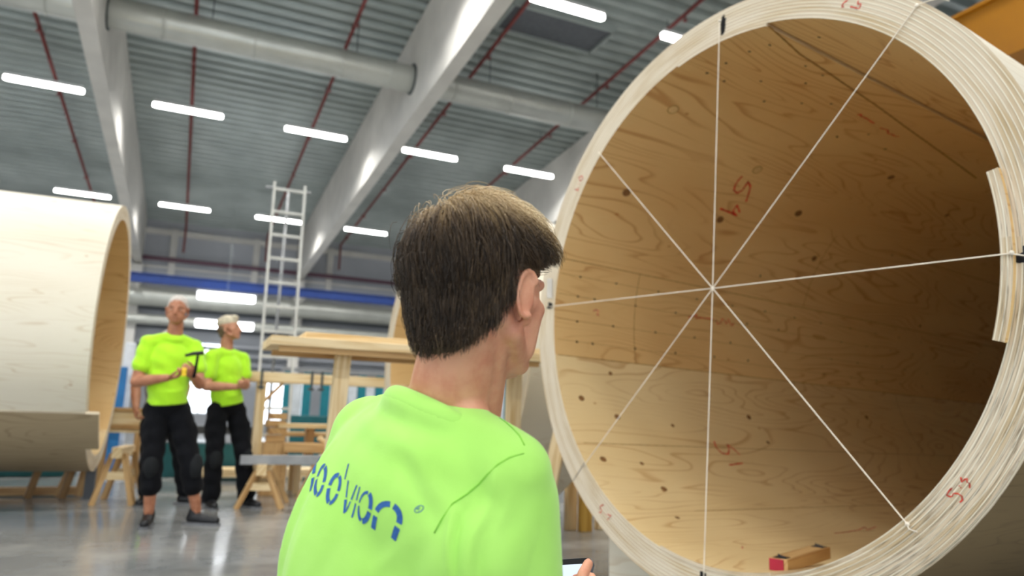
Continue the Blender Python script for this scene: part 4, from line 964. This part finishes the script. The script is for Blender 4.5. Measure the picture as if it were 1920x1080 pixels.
def build_hair():
    V_, F_, T_ = [], [], []
    # base cap
    nu, nv = 72, 44; idx = {}
    for i in range(nu):
        for j in range(nv + 1):
            ph_ = 2 * PI * i / nu; d = np.array([math.sin(ph_), -math.cos(ph_), 0.]); zl = float(hairline(d))
            # below the ellipsoid equator follow the neck: interpolate from crown to hairline by z
            t = j / nv; zt = SC_C[2] + SC_R[2]; 
            th = t * PI * .5; z = SC_C[2] + SC_R[2] * math.cos(th * 1.0) if t < 1 else SC_C[2]
            idx[i, j] = len(V_); V_.append(scalp(np.array([math.sin(th) * d[0], math.sin(th) * d[1], math.cos(th)]), .004)); T_.append(.28)
    for i in range(nu):
        for j in range(nv):
            i2 = (i + 1) % nu; F_.append((idx[i, j], idx[i2, j], idx[i2, j + 1], idx[i, j + 1]))
    # skirt from equator down to the hairline
    ns = 12; sk = {}
    for i in range(nu):
        ph_ = 2 * PI * i / nu; d = np.array([math.sin(ph_), -math.cos(ph_), 0.]); zl = min(float(hairline(d)), SC_C[2])
        for j in range(ns + 1):
            z = SC_C[2] + (zl - SC_C[2]) * j / ns
            sk[i, j] = len(V_); V_.append(side_pt(d, z, .004 - .004 * (j / ns))); T_.append(.28)
    for i in range(nu):
        for j in range(ns):
            i2 = (i + 1) % nu; F_.append((sk[i, j], sk[i2, j], sk[i2, j + 1], sk[i, j + 1]))
    # locks
    roots = []
    while len(roots) < N_GUIDE:
        d = unit(rs.normal(size=3)); 
        if d[2] < -.2: continue
        roots.append((d, None))
    for k in range(N_SIDE):
        ph_ = rs.uniform(-2.1, 2.1); d = np.array([math.sin(ph_), -math.cos(ph_), 0.]); zl = float(hairline(d)); zz = rs.uniform(zl + .004, SC_C[2]) 
        roots.append((d, zz))
    for d, z in roots:
        if z is None:
            if SC_C[2] + SC_R[2] * d[2] < hairline(d): continue
            g, tone, base_r = strand(scalp(d), d)
        else: g, tone, base_r = strand(side_pt(d, z, 0), d, low=True)
        if g is None: continue
        n = len(g); t = np.linspace(0, 1, n); seed = rs.uniform(0, 1)
        gtone = rs.normal(0, .10)
        for c_ in range(N_CHILD):
            off = rs.normal(size=3) * base_r; off2 = off * .18 + rs.normal(size=3) * .0008
            P = g + off[None] * (1 - t[:, None]) ** .7 + off2[None] * t[:, None] + np.cumsum(rs.normal(size=(n, 3)) * .00025, axis=0)
            keep = int(n * rs.uniform(.75, 1.0)); P = P[:keep]; tt = tone[:keep] + gtone + rs.normal(0, .05)
            if keep < 4: continue
            ring3(V_, F_, T_, P, .00042 * (1 - .75 * np.linspace(0, 1, keep) ** 2), tt)
    return V_, F_, T_
def ring3(V_, F_, T_, P, r, tone):
    n = len(P); D = unit(np.gradient(P, axis=0)); ref = np.array([.3, .2, .93]); u = unit(np.cross(D, ref)); w_ = np.cross(D, u); b0 = len(V_)
    for k in range(3):
        a = 2 * PI * k / 3
        Q = P + (u * math.cos(a) + w_ * math.sin(a)) * np.asarray(r)[:, None]
        if k == 0: R3 = np.empty((n, 3, 3))
        R3[:, k] = Q
    V_.extend(R3.reshape(-1, 3)); T_.extend(np.repeat(np.clip(tone, 0, 1), 3))
    for i in range(n - 1):
        for k in range(3): F_.append((b0 + 3 * i + k, b0 + 3 * i + (k + 1) % 3, b0 + 3 * i + 3 + (k + 1) % 3, b0 + 3 * i + 3 + k))
def side_pt(d, z, h):
    """surface under the widest part of the skull, narrowing into the nape"""
    k = np.clip((SC_C[2] - z) / .13, 0, 1.2); s = 1 - .02 * k - .30 * k ** 2.2
    # the nape stays fuller towards the back
    return np.array([SC_C[0] + d[0] * (SC_R[0] * (1 - .02 * k - .22 * k ** 2.2) + h), SC_C[1] + d[1] * (SC_R[1] * s + h), z])
WH = unit(np.array([-.30, -.55, .72]))
def skin_push(p, lift):
    """keep point p outside the scalp by at least lift"""
    q = (p - SC_C)
    if p[2] > SC_C[2]:
        m_ = np.linalg.norm(q / (SC_R + lift))
        return SC_C + q / m_ if m_ < 1 else p
    rr = np.hypot(q[0], q[1]) + 1e-6; dd = q / rr; a = side_pt(np.array([1., 0, 0]), p[2], lift)[0] - SC_C[0]; b = side_pt(np.array([0, 1., 0]), p[2], lift)[1] - SC_C[1]
    r0 = 1 / math.sqrt((dd[0] / a) ** 2 + (dd[1] / b) ** 2)
    if rr < r0: p = np.array([SC_C[0] + dd[0] * r0, SC_C[1] + dd[1] * r0, p[2]])
    return p
def strand(p0, d, low=False):
    front = np.clip((d[1] + .15) * 1.1 + d[2] * .55, 0, 1)                     # 1 on top and front
    dist = math.acos(np.clip(float(d @ WH), -1, 1))
    if low: L = rs.uniform(.026, .040) * np.clip((p0[2] + .12) / .12, .45, 1.2); front = 0
    else: L = (.042 + .034 * front) * rs.uniform(.85, 1.1)
    if not low and d[1] < .2: L = rs.uniform(.050, .068) * (.75 if d[2] < .1 else 1)
    n = 9 if low else 14; st = L / (n - 1); p = p0.copy(); P = [p.copy()]
    nz = np.sin(p0 * 95 + 1.3) ; side = math.sin(p0[0] * 130 + 2 * math.sin(p0[1] * 90)) * .22
    v = None
    for k in range(1, n):
        q = p - SC_C; nn = unit(q / SC_R ** 2)
        away = unit(q / SC_R) - WH; away = away - nn * (away @ nn); away = unit(away)
        down = np.array([0, 0, -1.]); down = down - nn * (down @ nn)
        fwd = np.array([.12, 1, .0]); fwd = fwd - nn * (fwd @ nn)
        t = k / (n - 1)
        if low: tv = np.array([0, 0, -1.]) + nn * (-.0) + np.array([.12 * side, .10 if d[1] > -.3 else 0, 0])
        else: tv = away * (1.0 - .55 * min(1, dist / 1.3) * (1 - front)) + down * (.6 + 1.3 * min(1, dist / 1.2) + .4 * t) * (1 - .75 * front) + fwd * (.9 * front) + np.cross(nn, away) * side
        tv = unit(tv)
        rise = ((1.25 + 1.3 * math.exp(-(dist / .5) ** 2)) * front * (1 - t) ** 1.2 - .22 * front * t) if not low else (.10 * (1 - t))
        if not low: rise += .22 * (1 - t) ** 2 * (1 - front)
        dirn = unit(tv + nn * rise)
        if v is not None: dirn = unit(dirn + v * .8)
        v = dirn; p = p + dirn * st; p = skin_push(p, .0055 - .002 * (low) + .004 * rs.uniform(0, 1) * min(1, k / 3))
        if p[1] > -.028 and p[2] < .034 + max(0, p[1] - .01) * .25: break
        P.append(p.copy())
    if len(P) < 5: return None, None, None
    P = np.array(P); n = len(P); t = np.linspace(0, 1, n)
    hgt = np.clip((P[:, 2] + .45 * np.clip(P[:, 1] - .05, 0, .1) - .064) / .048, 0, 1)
    tone = .10 + .97 * hgt ** 1.1 * (.6 + .4 * front) + .25 * t * front * hgt + .07 * nz.mean()  # blond towards the top; overhead light there is also put into the tone
    tone = tone + (.05 if low else 0) * 0
    return P, tone, (.0080 if not low else .0045)
N_GUIDE, N_SIDE, N_CHILD = 1100, 800, 15
hv, hf, ht = build_hair()
hv = np.array(hv); Rn = np.array(HR); hv = hv @ Rn.T + np.array(HC)
hm = bpy.data.meshes.new('hair'); hm.from_pydata(hv.tolist(), [], hf)
at = hm.attributes.new('tone', 'FLOAT', 'POINT'); at.data.foreach_set('value', np.array(ht, np.float32))
hm.polygons.foreach_set('use_smooth', [True] * len(hm.polygons))
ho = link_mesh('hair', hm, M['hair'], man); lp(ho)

# ---- standing men. u = to the right in the picture, v = away from the camera, z up; origin between the feet
def figure(loc, label, shirt_m, skin_m, P, hair, head_dir, head_tilt=(0, 0, 1), hold=None, shorts=True, hs=1.0, name='person'):
    ang = math.atan2(loc[0], loc[1]); rt = Vector((math.cos(ang), -math.sin(ang), 0)); aw = Vector((math.sin(ang), math.cos(ang), 0))
    W = lambda p: rt * p[0] + aw * p[1] + V(0, 0, p[2])
    t = empty('person', (loc[0], loc[1], 0)); tag(t, label, 'person')
    fw = W((head_dir[0], head_dir[1], head_dir[2] if len(head_dir) > 2 else 0)); R = frame3(fw, W(head_tilt)); hc = W(P['head'])
    b = MB(); head_shape(b, hc, R, hs)
    nk = W(P['neck']); b.cap(hc + R @ V(0, -.02, -.05), nk, .052, .062, 14)
    ch = W(P['chest']); b.cap(nk, ch, .052, .10, 14)
    for s_ in ('L', 'R'):
        sh, el, wr = W(P['sh' + s_]), W(P['el' + s_]), W(P['wr' + s_])
        b.cap(ch, sh, .06, .05, 12); b.cap(sh, el, .052, .044, 12); b.cap(el, el.lerp(wr, .4), .046, .044, 12); b.cap(el.lerp(wr, .4), wr, .044, .029, 12)
        hd = W(P['hd' + s_]) ; hand(b, wr, hd, W(P['hn' + s_]), 1 if s_ == 'L' else -1, 1.05, 1.1, .5)
        kn, an = W(P['kn' + s_]), W(P['an' + s_]); hq = W(P['hp' + s_]); b.cap(ch, W(P['hip']), .07, .07, 12); b.cap(W(P['hip']), hq, .06, .055, 12); b.cap(hq, kn, .058, .055, 12); b.cap(kn, kn.lerp(an, .35), .055, .054, 12); b.cap(kn.lerp(an, .35), an, .054, .037, 12)
    o = link_mesh('body', remesh(b, .0055, 3), skin_m, t)
    eyes(t, hc, R, hs)
    b = MB(); wa, hp = W(P['waist']), W(P['hip'])
    sd = (W(P['shR']) - W(P['shL'])); sd.z = 0; TRr = frame3(Vector((0, 0, 1)).cross(sd) * 1.0)
    b.sphere(W(P['chest']), (.165, .125, .19), 20, 14, R=TRr); b.sphere(W(P['chest']).lerp(wa, .55), (.155, .125, .20), 20, 14, R=TRr); b.sphere(wa, (.15, .12, .14), 20, 14, R=TRr)
    for s_ in ('L', 'R'):
        sh, el = W(P['sh' + s_]), W(P['el' + s_]); b.cap(nk + V(0, 0, -.03), sh, .060, .062, 14); b.sphere(nk + V(0, 0, -.045), (.085, .085, .055), 16, 10); b.cap(sh, sh.lerp(el, .60), .068, .070, 14)
    b.tube([wa + V(0, 0, .0), hp + V(0, 0, .0)], [.14, .15], 18)
    me = remesh(b, .009, 8); a = grab(me); a += .003 * np.sin(a[:, 2:3] * 55 + a[:, 0:1] * 30) * np.array([[1, 1, 0]]); put(me, a)
    link_mesh('t_shirt', me, shirt_m, t)
    b = MB(); b.sphere(hp, (.158, .125, .12), 18, 12, R=TRr)
    for s_ in ('L', 'R'):
        h_, kn, an = W(P['hp' + s_]), W(P['kn' + s_]), W(P['an' + s_]); e = kn.lerp(an, P['cuff'])
        b.cap(h_, h_.lerp(kn, .5), .095, .092, 14); b.cap(h_.lerp(kn, .5), kn, .092, .080, 14); b.cap(kn, e, .080, P['cuffr'], 14)
        b.sphere(h_.lerp(kn, .45) + W((.07 * (1 if s_ == 'R' else -1), .0, 0)), (.035, .05, .09), 12, 9)
    me = remesh(b, .009, 5); a = grab(me); a += .004 * np.sin(a[:, 2:3] * 48 + a[:, 1:2] * 30) * np.array([[1, 1, 0]]); put(me, a)
    tr = link_mesh('work_trousers', me, M['trouser'], t)
    for s_ in ('L', 'R'):
        kn, an = W(P['kn' + s_]), W(P['an' + s_]); 
        MB().sphere(kn.lerp(an, .12) + W((P['fd' + s_][0] * .045, -.052, 0)), (.055, .045, .095), 14, 10).build('knee_pad', M['pad'], tr)
        fd = W(P['fd' + s_]).normalized(); f0 = Vector((an.x, an.y, 0)); b = MB()
        b.cap(f0 - fd * .035 + V(0, 0, .05), f0 + fd * .06 + V(0, 0, .048), .043, .042, 12); b.cap(f0 + fd * .06 + V(0, 0, .042), f0 + fd * .17 + V(0, 0, .036), .043, .034, 12); b.cap(f0 - fd * .02 + V(0, 0, .06), f0 - fd * .015 + V(0, 0, .10), .045, .043, 12)
        so = link_mesh('shoe', remesh(b, .006, 4), M['shoe'], t)
        y_ = fd.cross(V(0, 0, 1)); b = MB(); b.prism([(-.09, -.04), (.05, -.045), (.15, -.048), (.20, -.03), (.215, 0), (.20, .03), (.15, .048), (.05, .045), (-.09, .04)], .018, Matrix.Translation(f0) @ Matrix((fd, y_, V(0, 0, 1))).transposed().to_4x4())
        b.build('sole', M['sole'], so)
    if hair:
        b = MB()
        if hair[0] == 'short': b.sphere(hc + R @ (V(0, -.016, .050) * hs), (.078 * hs, .096 * hs, .084 * hs), 22, 14, R=R)
        else:
            b.sphere(hc + R @ (V(0, -.010, .075) * hs), (.080 * hs, .100 * hs, .068 * hs), 22, 14, R=R)
            b.sphere(hc + R @ (V(0, .055, .105) * hs), (.05 * hs, .045 * hs, .03 * hs), 16, 10, R=R)
        me = remesh(b, .005, 2); a = grab(me); rr = np.random.RandomState(1); a += rr.normal(0, .0014, a.shape); put(me, a)
        link_mesh('hair', me, hair[1], t)
    if hair and hair[0] == 'top':
        b = MB(); b.sphere(hc + R @ V(0, -.034, .012), (.078, .080, .058), 20, 12, R=R); b.sphere(hc + R @ V(0, -.055, -.03), (.056, .046, .05), 16, 10, R=R); link_mesh('back_hair', remesh(b, .005, 2), flat('clipped_brown_hair', '#6E5C48', .8, 0, .12, 90), t)
    return t, W
ppm1 = 241.0
pose1 = dict(head=(-.145, .0, 1.655), neck=(-.145, .03, 1.47), chest=(-.155, .03, 1.24), waist=(-.15, .02, 1.03), hip=(-.14, .03, .92),
    shL=(-.325, .02, 1.39), shR=(.01, .06, 1.38), elL=(-.375, -.03, 1.085), elR=(.075, -.06, 1.085), wrL=(-.16, -.22, 1.115), wrR=(.02, -.20, 1.14),
    hdL=(.8, -.3, .15), hnL=(0.1, -.2, .9), hdR=(-.35, -.6, .35), hnR=(-.6, .1, .4),
    hpL=(-.21, .03, .86), hpR=(-.05, .03, .86), knL=(-.20, -.02, .50), knR=(.06, -.03, .50), anL=(-.185, .02, .10), anR=(.15, .03, .10), cuff=.52, cuffr=.078, fdL=(-.10, -1, 0), fdR=(.85, -.55, 0))
grey_hair = flat('cropped_grey_hair', '#CFC9C2', .8, 0, .12, 90)
blond_hair = flat('light_blond_hair', '#D8CDB4', .7, 0, .18, 70)
p1, W1 = figure((.04, 6.36), 'person in yellow-green t-shirt and black three-quarter trousers, facing us with a tape measure', M['limebg'], M['skinbg'], pose1, ('short', grey_hair), (-.12, -1, -.02))
pose2 = dict(head=(-.13, .0, 1.645), neck=(-.14, .03, 1.46), chest=(-.12, .03, 1.24), waist=(-.10, .02, 1.03), hip=(-.08, .03, .94),
    shL=(-.255, -.07, 1.38), shR=(.015, .10, 1.38), elL=(-.275, -.14, 1.10), elR=(.06, .06, 1.13), wrL=(-.02, -.26, 1.10), wrR=(.04, -.20, 1.12),
    hdL=(.9, -.1, .1), hnL=(.1, .2, .8), hdR=(.1, -.8, 0), hnR=(-.8, -.1, .2),
    hpL=(-.165, -.02, .88), hpR=(.0, .07, .88), knL=(-.15, -.06, .50), knR=(.10, .0, .50), anL=(-.145, .02, .09), anR=(.165, .06, .09), cuff=.93, cuffr=.085, fdL=(.25, -1, 0), fdR=(.6, -.8, 0))
p2, W2 = figure((.475, 7.38), 'blond person in yellow-green t-shirt and long black trousers, looking up to the right', M['limebg'], M['skinbg2'], pose2, ('top', blond_hair), (.95, -.35, .22), hs=1.0)
pose3 = dict(pose1); pose3.update(shL=(-.33, .03, 1.30), elL=(-.38, .02, 1.08), wrL=(-.35, -.12, .88), hdL=(.1, -.3, -.8), hnL=(.8, 0, 0), shR=(-.01,.04,1.30), elR=(.05, .0, 1.1), wrR=(.03, -.15, .92), hdR=(0, -.3, -.8), hnR=(-.8, 0, 0),
    head=(-.155, 0, 1.50), neck=(-.155, .04, 1.34), chest=(-.16, .04, 1.2), cuff=.9, fdL=(-.3, -1, 0), fdR=(.9, -.4, 0))
p3, W3 = figure((-.03, 7.72), 'person in dark work trousers standing hidden right behind the man with the tape measure', M['greyshirt'], M['skinbg2'], pose3, ('short', grey_hair), (.1, -1, 0))
MB().sphere(W3((-.19, -.085, .33)), (.04, .03, .06), 12, 8).build('knee_patch', M['limebg'], p3)
# things in the hands of the man in front
tm = empty('tape_measure', p1.location + W1((-.045, -.27, 1.165))); tag(tm, 'small yellow tape measure in the hands of the man in three-quarter trousers', 'tape measure')
MB().tube([(-.017, 0, 0), (.017, 0, 0)], .033, 20).box((0, .0, -.02), (.034, .066, .026)).build('case', M['yellow'], tm); MB().tube([(-.019, 0, 0), (.019, 0, 0)], .017, 16).build('hub', M['black'], tm)
hm_ = empty('hammer', p1.location + W1((.025, -.24, 1.175))); tag(hm_, 'black hammer held upright by the man in three-quarter trousers', 'hammer')
rt_ = W1((1, 0, 0)); MB().tube([V(0, 0, -.05), V(0, 0, 0) + rt_ * .008, V(0, 0, .13) + rt_ * .015], [.013, .012, .010], 10).build('handle', M['trouser'], hm_)
MB().tube([V(0, 0, .115) - rt_ * .075, V(0, 0, .135) - rt_ * .02, V(0, 0, .145) + rt_ * .055], [.010, .015, .017], 10).build('hammer_head', M['black'], hm_)
